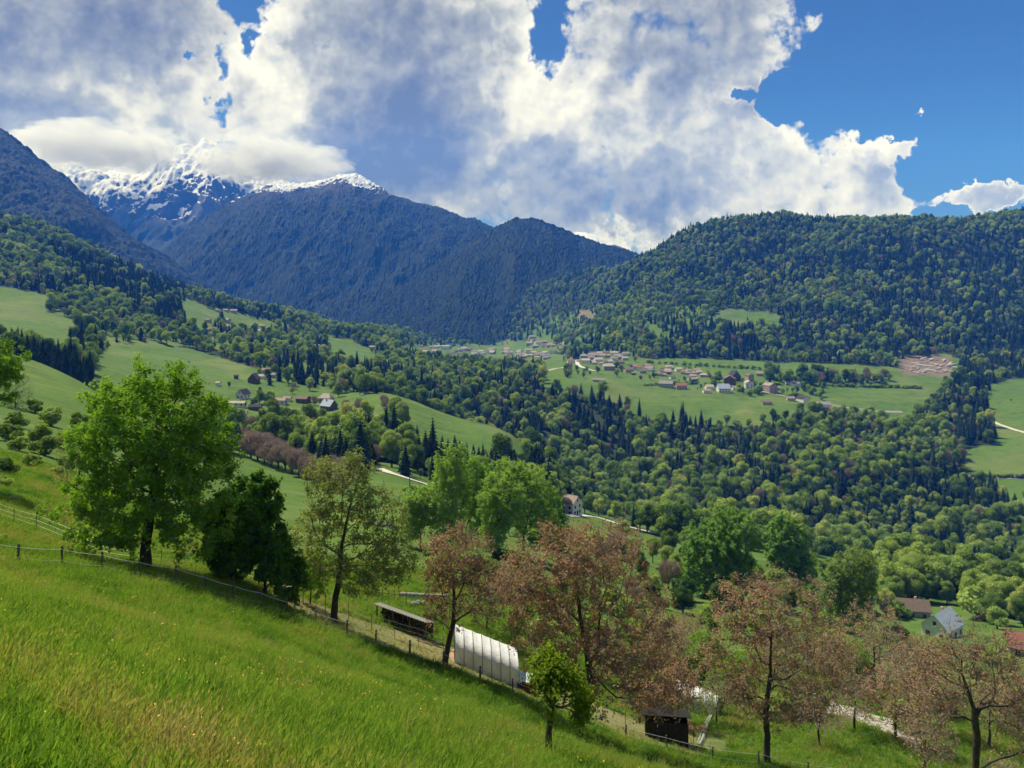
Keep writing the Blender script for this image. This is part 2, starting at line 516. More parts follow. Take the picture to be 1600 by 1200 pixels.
def h_raw(x, y):
    x = np.asarray(x, float); y = np.asarray(y, float)
    ys = np.maximum(y, 20.0)
    t = np.clip(x / ys, -1.4, 1.4)
    L = _bil(Z_LOFT, (t + 1.4) / 2.8 * (len(T_GRID) - 1), (np.log(ys) - S_GRID[0]) / (S_GRID[-1] - S_GRID[0]) * (len(S_GRID) - 1))
    xc = 75 * np.tanh(x / 75)
    yc = np.where(y > 0, y, 120 * np.tanh(y / 120))
    P = -1.75 - 0.491 * yc - 0.286 * xc
    r = np.hypot(x, y)
    w = sstep(y, 24, 43) 
    z = P * (1 - w) + L * w
    n = fbm(x / 7, y / 7, octs=3, seed=3) * 0.16 * sstep(r, 3, 20) + fbm(x / 45, y / 45, octs=3, seed=5) * 1.0 * sstep(r, 60, 200)
    n = n + fbm(x / 160, y / 160, octs=3, seed=9) * 5.0 * sstep(r, 300, 900)
    # gullies and spurs on the wooded hills
    hi = sstep(y, 1250, 1800)
    n = n + hi * (fbm(x / 210 + 0.0007 * y, y / 520, octs=4, seed=21) * 30.0 + fbm(x / 60, y / 60, octs=2, seed=22) * 5)
    return z + n


TH = np.concatenate([np.linspace(-180, -50, 34)[:-1], np.arange(-50, 50, 0.25), np.linspace(50, 180, 34)]) * math.pi / 180
LR = np.linspace(math.log(1.0), math.log(3600), 640)


def _polar():
    T, R = np.meshgrid(TH, np.exp(LR), indexing='ij')
    X = R * np.sin(T); Y = R * np.cos(T)
    Z = h_raw(X, Y)
    Z[-1] = Z[0]
    return X, Y, Z


GX, GY, GZ = _polar()


def H(x, y):
    x = np.asarray(x, float); y = np.asarray(y, float)
    th = np.arctan2(x, y)
    r = np.maximum(np.hypot(x, y), 1.0)
    fi = np.interp(th, TH, np.arange(len(TH)))
    return _bil(GZ, fi, (np.log(r) - LR[0]) / (LR[-1] - LR[0]) * (len(LR) - 1))


def px(x, y, z):
    """photo column and row of a world point"""
    return 800 + FPX * x / y, HZ - FPX * z / y


_DS = np.exp(np.linspace(math.log(4), math.log(3500), 5000))


def hit(u, v, dmin=4.0):
    """ground point seen at a photo position (first meeting beyond dmin)"""
    d = _DS[_DS >= dmin]
    x = (u - 800) / FPX * d
    zr = -(v - HZ) / FPX * d
    g = H(x, d)
    k = np.nonzero(zr <= g)[0]
    k = k[0] if len(k) else len(d) - 1
    return Vector((float(x[k]), float(d[k]), float(g[k])))


def on(u, d):
    """ground point at a column and depth"""
    x = (u - 800) / FPX * d
    return Vector((x, d, float(H(x, d))))


def in_poly(poly, u, v):
    u = np.asarray(u); v = np.asarray(v)
    inside = np.zeros(u.shape, bool)
    n = len(poly)
    for i in range(n):
        x1, y1 = poly[i]
        x2, y2 = poly[(i + 1) % n]
        c = ((y1 > v) != (y2 > v)) & (u < (x2 - x1) * (v - y1) / (y2 - y1 + 1e-9) + x1)
        inside ^= c
    return inside


# land cover, each patch with its own range of depths: (dmin, dmax, outline)
OPEN = [
    (150, 420, [(-80, 500), (60, 560), (165, 612), (260, 660), (330, 700), (300, 740), (-80, 800)]),
    (500, 1060, [(-50, 450), (40, 445), (85, 462), (60, 480), (115, 500), (105, 548), (60, 535), (-50, 520)]),
    (450, 900, [(150, 552), (185, 538), (235, 534), (300, 545), (402, 576), (395, 592), (350, 600), (335, 640), (250, 650), (150, 620)]),
    (900, 1400, [(280, 463), (305, 470), (348, 492), (330, 505), (290, 490)]),
    (1000, 1400, [(350, 485), (440, 495), (420, 510), (350, 505)]),
    (1000, 1700, [(510, 527), (545, 528), (592, 550), (560, 562), (512, 545)]),
    (60, 450, [(380, 690), (540, 762), (600, 715), (670, 742), (700, 770), (860, 870), (1300, 1000), (1700, 1100), (1700, 1300), (-200, 1300), (-200, 800), (300, 760)]),
    (100, 340, [(840, 790), (1060, 845), (1290, 850), (1430, 890), (1500, 960), (1700, 1000), (1700, 1200), (800, 1200)]),
    (380, 480, [(860, 780), (920, 785), (1000, 812), (1085, 832), (1080, 850), (980, 845), (880, 825)]),
    (290, 440, [(1255, 868), (1300, 850), (1430, 885), (1400, 905), (1280, 900)]),
    (420, 760, [(345, 608), (430, 600), (520, 612), (545, 636), (520, 650), (345, 655)]),
    (400, 660, [(525, 640), (560, 618), (600, 603), (660, 612), (760, 645), (860, 686), (800, 692), (700, 688), (640, 676), (600, 655)]),
    (1700, 2700, [(765, 549), (790, 535), (822, 527), (866, 532), (880, 560), (800, 560)]),
    (1500, 2300, [(620, 541), (860, 541), (860, 562), (620, 558)]),
    (900, 1900, [(850, 560), (1000, 556), (1010, 600), (930, 606), (850, 598)]),
    (700, 1260, [(1000, 562), (1055, 556), (1200, 566), (1330, 568), (1405, 573), (1480, 585), (1462, 610), (1440, 640), (1400, 654), (1330, 640), (1255, 634), (1180, 650), (1090, 646), (1008, 642), (930, 600)]),
    (600, 1200, [(1545, 600), (1620, 588), (1760, 588), (1760, 790), (1580, 768), (1512, 722), (1510, 700), (1562, 692), (1548, 650)]),
    (1150, 1400, [(1400, 556), (1500, 556), (1490, 590), (1405, 585)]),
    (1350, 1700, [(1095, 498), (1130, 482), (1222, 488), (1215, 506), (1150, 500)]),
    (1700, 2300, [(905, 485), (930, 488), (930, 497), (905, 494)]),
]
SPARSE = [   # scattered trees among houses and fields
    (650, 1100, [(60, 478), (200, 498), (345, 548), (230, 536), (110, 548)], .45),
    (600, 1300, [(300, 500), (520, 535), (600, 600), (520, 600), (400, 570)], .5),
    (900, 1600, [(310, 475), (520, 520), (530, 570), (400, 575), (300, 540)], .35),
    (380, 900, [(330, 570), (530, 590), (600, 640), (540, 665), (340, 660)], .33),
    (1400, 2400, [(600, 536), (900, 530), (1000, 560), (860, 575), (620, 565)], .28),
    (900, 2300, [(820, 500), (960, 470), (1100, 478), (1100, 520), (980, 560), (820, 560)], .55),
    (900, 1250, [(980, 575), (1300, 590), (1330, 640), (1000, 610)], .10),
]
CONIFER = [
    (360, 520, [(10, 500), (80, 505), (195, 540), (190, 620), (20, 600)], 1.0),
    (900, 1900, [(60, 380), (290, 440), (300, 520), (160, 470)], .82),
    (600, 900, [(430, 560), (520, 575), (530, 600), (450, 600)], .95),
    (350, 620, [(560, 650), (690, 665), (690, 740), (620, 730), (570, 690)], .45),
    (1200, 1700, [(1030, 500), (1180, 505), (1190, 560), (1040, 560)], .82),
    (1250, 2300, [(1400, 400), (1640, 350), (1640, 560), (1400, 560), (1360, 470)], .66),
    (1150, 1600, [(1190, 480), (1410, 500), (1410, 560), (1210, 560)], .62),
    (450, 900, [(950, 640), (1180, 700), (1330, 760), (1340, 860), (1180, 830), (1020, 740)], .42),
    (650, 1250, [(1370, 560), (1560, 560), (1560, 720), (1480, 690), (1480, 590)], .7),
    (600, 1100, [(620, 580), (880, 600), (900, 680), (700, 640)], .2),
    (1900, 3000, [(530, 440), (1000, 380), (1000, 560), (560, 560)], .4),
]


def cover(x, y, z):
    """0 meadow, 1 wood; second value the share of conifers"""
    yy = np.maximum(y, 1.0)
    u, v = px(x, yy, z)
    jit = 7 * fbm(x / 40, y / 40, octs=2, seed=31) * np.clip(yy / 900, 0.3, 1.4)
    u2 = u + jit * 2
    v2 = v + jit * 0.5
    wood = np.where(y > 300, 1.0, 0.0)
    wood = np.where((y > 200) & (y <= 300) & (u > 1300), 0.0, wood)
    for a, b, poly in OPEN:
        ins = in_poly(poly, u2, v2) & (y > a) & (y < b)
        wood = np.where(ins, 0.0, wood)
    for a, b, poly, k in SPARSE:
        ins = in_poly(poly, u2, v2) & (y > a) & (y < b) & (wood > 0.5)
        wood = np.where(ins, k, wood)
    con = np.full(np.shape(x), 0.06)
    con = con + 0.70 * sstep(fbm(x / 130, y / 130, octs=3, seed=41), 0.12, 0.4)
    
    for a, b, poly, k in CONIFER:
        ins = in_poly(poly, u2, v2) & (y > a) & (y < b)
        con = np.where(ins, np.maximum(k + 0.25 * fbm(x / 60, y / 60, octs=2, seed=43), 0), con)
    return wood, con


def hides_open(x, y, z, hgt):
    """would a tree of this height stand in front of a field that the valley floor keeps clear"""
    u, v = px(x, y, z)
    bad = np.zeros(np.shape(x), bool)
    for f in (0.45, 0.85):
        vt = v - f * hgt * FPX / y
        for a, b, poly in OPEN:
            if b <= 460 and a < 290:
                continue
            bad |= in_poly(poly, u, vt) & (y < b) & (y > a - 280)
    return bad


def ground_material():
    m = bpy.data.materials.new('meadow_ground')
    m.use_nodes = True
    nt = m.node_tree
    g = NG(nt)
    bs = nt.nodes['Principled BSDF']
    geo = g.n('ShaderNodeNewGeometry').outputs['Position']
    wood = g.n('ShaderNodeAttribute', attribute_name='wood').outputs['Fac']
    dry = g.n('ShaderNodeAttribute', attribute_name='dry').outputs['Fac']
    bare = g.n('ShaderNodeAttribute', attribute_name='bare').outputs['Fac']
    n1 = g.noise(geo, 0.02, 5, 0.6)
    n2 = g.noise(geo, 0.35, 5, 0.65)
    n3 = g.noise(geo, 6.0, 4, 0.7)
    streak = g.noise(g.vm('MULTIPLY', geo, (0.012, 0.09, 0.02)), 1.0, 6, 0.65)
    mow = g.noise(g.vm('MULTIPLY', geo, (0.05, 0.6, 0.1)), 1.0, 3, 0.5)
    n5 = g.noise(geo, 0.09, 6, 0.7)
    c = g.mix(g.ss(n1, 0.35, 0.65), (0.055, 0.118, 0.016), (0.082, 0.150, 0.022))
    c = g.mix(g.ss(n2, 0.35, 0.75, 0, 0.6), c, (0.105, 0.155, 0.032))
    c = g.mix(g.ss(streak, 0.50, 0.68, 0, 0.75), c, (0.150, 0.165, 0.050))
    c = g.mix(g.ss(mow, 0.45, 0.62, 0, 0.28), c, (0.045, 0.100, 0.014))
    c = g.mix(g.ss(n5, 0.50, 0.66, 0, 0.7), c, (0.040, 0.085, 0.015))
    c = g.mix(g.ss(n3, 0.45, 0.75, 0, 0.5), c, (0.045, 0.085, 0.018))
    c = g.mix(dry, c, g.mix(g.ss(n2, 0.3, 0.7), (0.30, 0.24, 0.13), (0.20, 0.19, 0.075)))
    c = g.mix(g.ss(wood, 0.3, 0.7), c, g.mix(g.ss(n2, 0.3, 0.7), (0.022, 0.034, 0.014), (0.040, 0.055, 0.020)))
    c = g.mix(bare, c, g.mix(g.ss(n2, 0.35, 0.65), (0.10, 0.075, 0.06), (0.22, 0.17, 0.13)))
    nt.links.new(c, bs.inputs['Base Color'])
    bs.inputs['Roughness'].default_value = 0.95
    bs.inputs['Specular IOR Level'].default_value = 0.1
    b = g.n('ShaderNodeBump', {'Height': g.add(n3, g.mul(n2, 2.0)), 'Strength': 0.6, 'Distance': 0.15})
    nt.links.new(b.outputs[0], bs.inputs['Normal'])
    return m


def build_terrain():
    nt_, nr = GX.shape
    V = np.stack([GX, GY, GZ], -1).reshape(-1, 3)
    V = np.concatenate([V, [[0, 0, float(h_raw(0.0, 0.0))]]])
    idx = np.arange(nt_ * nr).reshape(nt_, nr)
    a, b, c, d = idx[:-1, :-1], idx[1:, :-1], idx[1:, 1:], idx[:-1, 1:]
    Q = np.stack([a, d, c, b], -1).reshape(-1, 4)
    T = np.stack([np.full(nt_ - 1, len(V) - 1), idx[:-1, 0], idx[1:, 0]], -1)
    wood, con = cover(V[:, 0], V[:, 1], V[:, 2])
    u, v = px(V[:, 0], np.maximum(V[:, 1], 1), V[:, 2])
    fr = np.interp(u, FENCE_U, FENCE_D)
    dryness = np.zeros(len(V))
    dl = V[:, 1] - fr
    band = (u > 430) & (u < 1180)
    dryness = np.where(band & (V[:, 1] > 40), 0.9 * sstep(dl, 0.3, 2.0) * (1 - sstep(dl, 9, 16)) * (0.55 + 0.45 * fbm(V[:, 0] / 4, V[:, 1] / 4, octs=2, seed=77)) * (1 - sstep(u, 1060, 1180)), 0)
    far_dry = 0.2 * sstep(fbm(V[:, 0] / 60, V[:, 1] / 90, octs=3, seed=78), 0.2, 0.6) * sstep(V[:, 1], 250, 500)
    dryness = np.maximum(dryness, far_dry)
    felled = in_poly([(1405, 556), (1490, 556), (1490, 588), (1410, 586)], u, v) & (V[:, 1] > 1050) & (V[:, 1] < 1400)
    felled2 = in_poly([(905, 485), (930, 488), (930, 497), (905, 494)], u, v) & (V[:, 1] > 1700)
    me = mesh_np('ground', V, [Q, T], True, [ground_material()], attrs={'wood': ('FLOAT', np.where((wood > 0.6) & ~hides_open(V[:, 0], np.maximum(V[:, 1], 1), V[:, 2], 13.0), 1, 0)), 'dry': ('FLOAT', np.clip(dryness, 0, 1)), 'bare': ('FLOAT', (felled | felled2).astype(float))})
    return link('ground', me, kind='structure')


FENCE_U = np.array([-200, 0, 100, 170, 230, 322, 365, 406, 449, 494, 542, 587, 640, 692, 750, 800, 880, 978, 1041, 1114, 1190, 1300, 1500])
FENCE_D = np.array([41, 44, 45, 46, 47, 48, 48.7, 50, 51, 52, 53, 54, 55, 56, 56.5, 57, 57.5, 57.5, 57.5, 58, 59, 60, 62.])
GROUND = build_terrain()


# ------------------------------------------------------------------ far mountains
def mountain_material(name, snow_lo=None, snow_hi=None, rock=(0.065, 0.068, 0.08), scale=1.0):
    m = bpy.data.materials.new(name)
    m.use_nodes = True
    nt = m.node_tree
    g = NG(nt)
    bs = nt.nodes['Principled BSDF']
    geo = g.n('ShaderNodeNewGeometry')
    pos = geo.outputs['Position']
    n1 = g.noise(pos, 0.004 * scale, 6, 0.6)
    n2 = g.noise(pos, 0.03 * scale, 5, 0.65)
    c = g.mix(g.ss(n2, 0.35, 0.7), (0.006, 0.014, 0.008), (0.016, 0.030, 0.012))  # forest tones darkened: the cloud shadow over the slopes is in the colour
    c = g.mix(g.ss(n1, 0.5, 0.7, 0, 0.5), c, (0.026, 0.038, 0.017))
    sp = g.n('ShaderNodeSeparateXYZ', {0: pos})
    z = sp.outputs[2]
    if snow_lo is not None:
        rk = g.mix(g.ss(n2, 0.3, 0.7), tuple(x * .55 for x in rock), rock)
        zz = g.add(z, g.mul(g.sub(n1, 0.5), 260))
        c = g.mix(g.ss(zz, snow_lo - 90, snow_lo + 40), c, rk)
        nrm = g.n('ShaderNodeSeparateXYZ', {0: geo.outputs['Normal']}).outputs[2]
        n4 = g.add(g.mul(g.noise(g.vm('MULTIPLY', pos, (1, .6, 2.2)), 0.0030 * scale, 5, 0.55, 0.8), 0.65), g.mul(g.noise(g.vm('MULTIPLY', pos, (1, 1, 3.0)), 0.011 * scale, 5, 0.6, 0.5), 0.35))
        zt = g.ss(z, snow_lo, snow_hi, 0.0, 0.62, 'LINEAR')
        sn = g.ss(g.add(g.add(n4, g.mul(g.sub(nrm, 0.72), 0.45)), g.sub(zt, 0.115)), 0.49, 0.52)
        sn = g.mul(sn, g.ss(z, snow_lo - 30, snow_lo + 30))
        c = g.mix(sn, c, g.mix(g.ss(n2, 0.3, 0.7), (0.52, 0.55, 0.60), (0.74, 0.76, 0.80)))
    nt.links.new(c, bs.inputs['Base Color'])
    bs.inputs['Roughness'].default_value = 0.9
    bs.inputs['Specular IOR Level'].default_value = 0.1
    return m


def ridge(name, crest, base, dcrest, dbase, mat, nu=420, nv=150, rough=60, seed=1, gully=0.0, canopy=0.0, bend=0.0, back=1500, crest_rough=1.0):
    """a mountain: crest and foot given as (photo column, row) at their depths; depth may vary along the crest"""
    cu = np.array([c[0] for c in crest], float); cv = np.array([c[1] for c in crest], float)
    dc = np.array([c[2] if len(c) > 2 else dcrest for c in crest], float)
    bu = np.array([c[0] for c in base], float); bv = np.array([c[1] for c in base], float)
    U = np.linspace(cu[0], cu[-1], nu)
    CV = pchip(cu, cv, U)
    DC = pchip(cu, dc, U) if np.ptp(dc) > 0 else np.full(nu, float(dc[0]))
    BV = np.interp(U, bu, bv)
    Tn = np.linspace(0, 1.35, nv)
    V = np.zeros((nu, nv, 3))
    for j, t in enumerate(Tn):
        tt = min(t, 1.0)
        d = dbase + (DC - dbase) * tt
        zc = -(CV - HZ) / FPX * DC
        zb = -(BV - HZ) / FPX * dbase
        s = tt + bend * math.sin(math.pi * tt)
        z = zb + (zc - zb) * s
        if t > 1:
            q = (t - 1) / 0.35
            d = DC + back * q
            z = zc - (zc - zb) * 0.9 * q ** 1.2
        x = (U - 800) / FPX * d
        V[:, j, 0] = x
        V[:, j, 1] = d
        V[:, j, 2] = z
    x, y, z = V[..., 0], V[..., 1], V[..., 2]
    tt = Tn[None, :]
    env = np.sin(np.clip(tt, 0, 1) * math.pi) ** 0.7 * (tt < 1) + (tt >= 1) * 0.3
    nz = 1 - 2 * np.abs(fbm(x / 520, y / 900, octs=6, seed=seed, gain=.56))
    z2 = z + env * rough * (nz - 0.3) + env * gully * fbm(x / 150, y / 1200, octs=4, seed=seed + 3)
    z2 = z2 + crest_rough * rough * 0.12 * fbm(x / 90, y / 90, octs=5, seed=seed + 7, gain=0.72) * (0.4 + 0.6 * (tt > 0.1))
    if canopy:
        z2 = z2 + canopy * (rng.random(z2.shape) - 0.5)
    V[..., 2] = z2
    idx = np.arange(nu * nv).reshape(nu, nv)
    a, b, c, d = idx[:-1, :-1], idx[1:, :-1], idx[1:, 1:], idx[:-1, 1:]
    Q = np.stack([a, b, c, d], -1).reshape(-1, 4)
    me = mesh_np(name, V.reshape(-1, 3), Q, canopy == 0, [mat])
    link(name, me, kind='structure')
    return V


M_WOODED = mountain_material('wooded_mountain')
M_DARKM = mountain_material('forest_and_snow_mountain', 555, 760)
M_SNOW = mountain_material('snow_mountain', 500, 1500, scale=0.8)

ridge('snowy_mountain',
      [(-100, 262), (60, 256), (100, 252), (130, 258), (170, 270), (205, 272), (232, 262), (246, 243), (256, 236), (268, 240), (276, 228), (290, 223), (303, 228), (318, 221), (330, 223), (340, 231), (352, 240), (372, 256), (395, 270), (420, 281), (450, 290), (480, 296), (520, 300), (640, 330)],
      [(-100, 420), (150, 400), (230, 395), (300, 400), (640, 420)], 6200, 4300, M_SNOW, nu=560, nv=230, rough=210, seed=11, gully=110, bend=-0.10, crest_rough=1.0)
ridge('wooded_mountain',
      [(-500, 60, 3000), (-200, 110, 3000), (0, 203, 3000), (20, 218, 3000), (34, 228, 3000), (60, 250, 3000), (90, 272, 3000), (130, 306, 3000), (170, 342, 3000), (210, 375, 3000), (255, 402, 3050), (300, 430, 3100), (400, 480, 3200), (520, 540, 3200)],
      [(-500, 500), (520, 560)], 3000, 1900, M_WOODED, nu=300, nv=140, rough=90, seed=5, gully=30, canopy=9, bend=0.02)
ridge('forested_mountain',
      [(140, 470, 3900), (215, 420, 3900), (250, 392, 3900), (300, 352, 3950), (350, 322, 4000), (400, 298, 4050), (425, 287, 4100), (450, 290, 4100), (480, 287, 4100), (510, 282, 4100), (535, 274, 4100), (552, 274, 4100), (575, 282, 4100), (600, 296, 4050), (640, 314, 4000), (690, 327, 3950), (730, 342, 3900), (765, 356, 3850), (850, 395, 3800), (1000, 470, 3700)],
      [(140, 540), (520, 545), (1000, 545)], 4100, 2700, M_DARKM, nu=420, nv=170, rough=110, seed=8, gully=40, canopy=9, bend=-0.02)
ridge('rounded_mountain',
      [(480, 545, 2700), (540, 505, 2800), (620, 448, 2950), (700, 400, 3050), (760, 362, 3150), (790, 348, 3200), (815, 344, 3200), (840, 348, 3200), (880, 362, 3200), (930, 378, 3200), (985, 392, 3200), (1040, 420, 3200), (1150, 470, 3200)],
      [(480, 560), (1150, 540)], 3200, 2250, M_WOODED, nu=300, nv=140, rough=60, seed=15, gully=40, canopy=9, bend=0.03)
ridge('far_snowy_peak', [(820, 420), (860, 385), (885, 367), (905, 363), (925, 366), (945, 376), (980, 390), (1040, 420)],
      [(820, 450), (1040, 450)], 5600, 4600, mountain_material('far_peak', 380, 560, scale=1.2), nu=120, nv=50, rough=60, seed=19)


# ------------------------------------------------------------------ tree meshes for the middle distance
def cards(C, N, size, seed=0, aspect=1.0, jit=0.6, droop=0.0):
    """leaf-clump cards: bent quads (two triangles) at centres C with normals about N"""
    r = np.random.default_rng(seed)
    n = len(C)
    N = N + r.normal(0, jit, (n, 3))
    N /= np.linalg.norm(N, axis=1, keepdims=True) + 1e-9
    ref = r.normal(0, 1, (n, 3))
    if droop:
        ref[:, 2] -= droop
    A = np.cross(N, ref)
    A /= np.linalg.norm(A, axis=1, keepdims=True) + 1e-9
    B = np.cross(N, A)
    s = (np.asarray(size) * (0.6 + 0.8 * r.random(n)))[:, None]
    k = 0.25 * s * r.normal(0, 1, (n, 1)) * N
    P0 = C - A * s * aspect
    P1 = C - B * s * 0.62 + k
    P2 = C + A * s * aspect
    P3 = C + B * s * 0.62 + k
    V = np.stack([P0, P1, P2, P3], 1).reshape(-1, 3)
    i = np.arange(n)[:, None] * 4
    T = np.concatenate([i + [0, 1, 3], i + [1, 2, 3]], 0)
    return V, T


def lobed_points(n, w, h, z0, seed, lobes=14, top=0.5):
    """points over the outside of a crown made of lobes; returns centres and normals"""
    r = np.random.default_rng(seed)
    L, R = [], []
    for i in range(lobes):
        a = r.random() * 2 * math.pi
        q = math.sqrt(r.random()) * 0.62
        zz = r.random() ** 0.8
        f = math.sqrt(max(0.05, 1 - (zz * 2 - 1) ** 2 * 0.85))
        L.append([math.cos(a) * q * w * f, math.sin(a) * q * w * f, z0 + h * (0.16 + 0.70 * zz)])
        R.append((0.30 + 0.18 * r.random()) * w * (0.7 + 0.3 * f))
    L = np.array(L); R = np.array(R)
    k = r.integers(0, lobes, n * 4)
    D = r.normal(0, 1, (n * 4, 3))
    D /= np.linalg.norm(D, axis=1, keepdims=True)
    D[:, 2] *= 0.9
    P = L[k] + D * R[k][:, None] * (0.86 + 0.2 * r.random((n * 4, 1)))
    dist = np.linalg.norm(P[:, None, :] - L[None], axis=2) / R[None]
    dist[np.arange(len(P)), k] = 9
    keep = dist.min(1) > 0.84
    keep &= P[:, 2] > z0
    P, D = P[keep][:n], D[keep][:n]
    return P, D, L, R


def ico(c, r, sub=1):
    t = (1 + 5 ** .5) / 2
    v = np.array([(-1, t, 0), (1, t, 0), (-1, -t, 0), (1, -t, 0), (0, -1, t), (0, 1, t), (0, -1, -t), (0, 1, -t), (t, 0, -1), (t, 0, 1), (-t, 0, -1), (-t, 0, 1)], float)
    f = [(0, 11, 5), (0, 5, 1), (0, 1, 7), (0, 7, 10), (0, 10, 11), (1, 5, 9), (5, 11, 4), (11, 10, 2), (10, 7, 6), (7, 1, 8), (3, 9, 4), (3, 4, 2), (3, 2, 6), (3, 6, 8), (3, 8, 9), (4, 9, 5), (2, 4, 11), (6, 2, 10), (8, 6, 7), (9, 8, 1)]
    v /= np.linalg.norm(v[0])
    return v * r + np.asarray(c), np.array(f)


def broad_mesh(name, w, h, trunk, n=1500, size=0.42, seed=1, mat=None, lobes=14, core=0.72):
    P, D, L, R = lobed_points(n, w / 2, h, trunk, seed, lobes)
    V, T = cards(P, D, size, seed, jit=0.55)
    Vs, Ts = [V], [T]
    o = len(V)
    for c, rr in zip(L, R):
        iv, it = ico(c, rr * core)
        Vs.append(iv); Ts.append(it + o); o += len(iv)
    nl = sum(len(t) for t in Ts)
    mb = MB()
    mb.tube([(0, 0, -1.5), (0.05, 0, trunk * .6), (0, 0.1, trunk + h * 0.35)], [w * .035 + .05, w * .028 + .04, w * .015], 5)
    for c in L[:5]:
        mb.tube([(0, 0, trunk * .7), tuple(np.array([0, 0, trunk * .7]) * .4 + np.array(c) * .6 + [0, 0, -.4]), tuple(c)], [w * .018 + .02, w * .012, .03], 4)
    tv = np.concatenate(mb.v)
    tq = np.concatenate(mb.q) + o
    tt = np.concatenate(mb.t) + o
    Vs.append(tv)
    fm = [0] * nl + [1] * (len(tt) + len(tq))
    allT = np.concatenate(Ts + [tt])
    me = mesh_np(name, np.concatenate(Vs), [allT, tq], False, [mat or M_LEAF_WOOD, M_BARK], fmat=fm)
    return me


def spruce_mesh(name, w, h, seed=1, whorls=17, per=13, mat=None):
    r = np.random.default_rng(seed)
    V, T = [], []
    o = 0
    for i in range(whorls):
        f = i / (whorls - 1)
        z = h * (0.10 + 0.88 * f)
        rad_ = (w / 2) * (1 - f) ** 0.65 * (0.8 + 0.3 * r.random()) + 0.12
        k = max(5, int(per * (1 - 0.5 * f)))
        ph = r.random() * 6.28
        for j in range(k):
            a = ph + j * 6.283 / k + r.normal(0, .12)
            R_ = rad_ * (0.7 + 0.45 * r.random())
            dz = -R_ * (0.35 + 0.2 * r.random())
            d = np.array([math.cos(a), math.sin(a), 0]); s = np.array([-math.sin(a), math.cos(a), 0])
            wd = R_ * 0.30 + 0.10
            p0 = np.array([0, 0, z + 0.25 * R_])
            p1 = d * R_ * 0.62 + s * wd + [0, 0, z + dz * .55]
            p2 = d * R_ + [0, 0, z + dz * .8]
            p3 = d * R_ * 0.62 - s * wd + [0, 0, z + dz * .55]
            p4 = d * R_ * .5 + [0, 0, z + dz * .15]
            V += [p0, p1, p2, p3, p4]
            T += [[o, o + 1, o + 4], [o + 4, o + 1, o + 2], [o, o + 4, o + 3], [o + 4, o + 2, o + 3]]
            o += 5
    nT = len(T)
    # dense inner cone so the far side does not shine through
    nseg = 8
    for f in (0, 1):
        for j in range(nseg):
            a = j * 6.283 / nseg
            rr = w * .27 * (1 - f) + 0.02
            V.append(np.array([math.cos(a) * rr, math.sin(a) * rr, h * (.14 + .8 * f)]))
    for j in range(nseg):
        a, b = o + j, o + (j + 1) % nseg
        T += [[a, b, b + nseg], [a, b + nseg, a + nseg]]
    o += 2 * nseg
    mb = MB().tube([(0, 0, -1.5), (0, 0, h * .9)], [w * .045 + .05, .03], 5)
    tv, tq, tt = np.concatenate(mb.v), np.concatenate(mb.q) + o, np.concatenate(mb.t) + o
    fm = [0] * len(T) + [1] * (len(tt) + len(tq))
    return mesh_np(name, np.concatenate([np.array(V), tv]), [np.concatenate([np.array(T), tt]), tq], False, [mat or M_LEAF_SPRUCE, M_BARK], fmat=fm)


def bare_mesh(name, w, h, trunk, seed=1, n=900):
    """leafless crown at a distance: many fine slivers fanning out of a few limbs"""
    P, D, L, R = lobed_points(n, w / 2, h, trunk, seed, 12)
    r = np.random.default_rng(seed)
    V, T = [], []
    c0 = np.array([0, 0, trunk])
    out = P - c0
    out /= np.linalg.norm(out, axis=1, keepdims=True)
    up = out * .8 + [0, 0, .5] + r.normal(0, .35, out.shape)
    up /= np.linalg.norm(up, axis=1, keepdims=True)
    Q0 = P - up * (0.8 + 1.0 * r.random((len(P), 1))) * w * .11
    s = np.cross(up, r.normal(0, 1, up.shape))
    s /= np.linalg.norm(s, axis=1, keepdims=True)
    wd = w * 0.006 + 0.02
    V = np.stack([Q0 - s * wd, Q0 + s * wd, P + s * wd * .3], 1).reshape(-1, 3)
    T = np.arange(len(V)).reshape(-1, 3)
    V2 = np.stack([(Q0 + P) / 2, (Q0 + P) / 2 + s * wd * 2, P + s * w * .07 + up * .1], 1).reshape(-1, 3)
    T = np.concatenate([T, T + len(V)])
    V = np.concatenate([V, V2])
    mb = MB()
    mb.tube([(0, 0, -1.0), (0.05, 0, trunk), (0, 0.1, trunk + h * 0.5)], [w * .028 + .05, w * .022 + .04, .04], 6)
    for c in L[:9]:
        mb.tube([(0, 0, trunk * .8), tuple(np.array([0, 0, trunk * .8]) * .45 + c * .55 + [0, 0, -.3]), tuple(c + [0, 0, R[0] * .5])], [w * .016 + .02, w * .009, .02], 4)
    o = len(V)
    tv, tq, tt = np.concatenate(mb.v), np.concatenate(mb.q) + o, np.concatenate(mb.t) + o
    fm = [0] * len(T) + [1] * (len(tt) + len(tq))
    return mesh_np(name, np.concatenate([V, tv]), [np.concatenate([T, tt]), tq], False, [M_LEAF_BARE, M_BARK], fmat=fm)


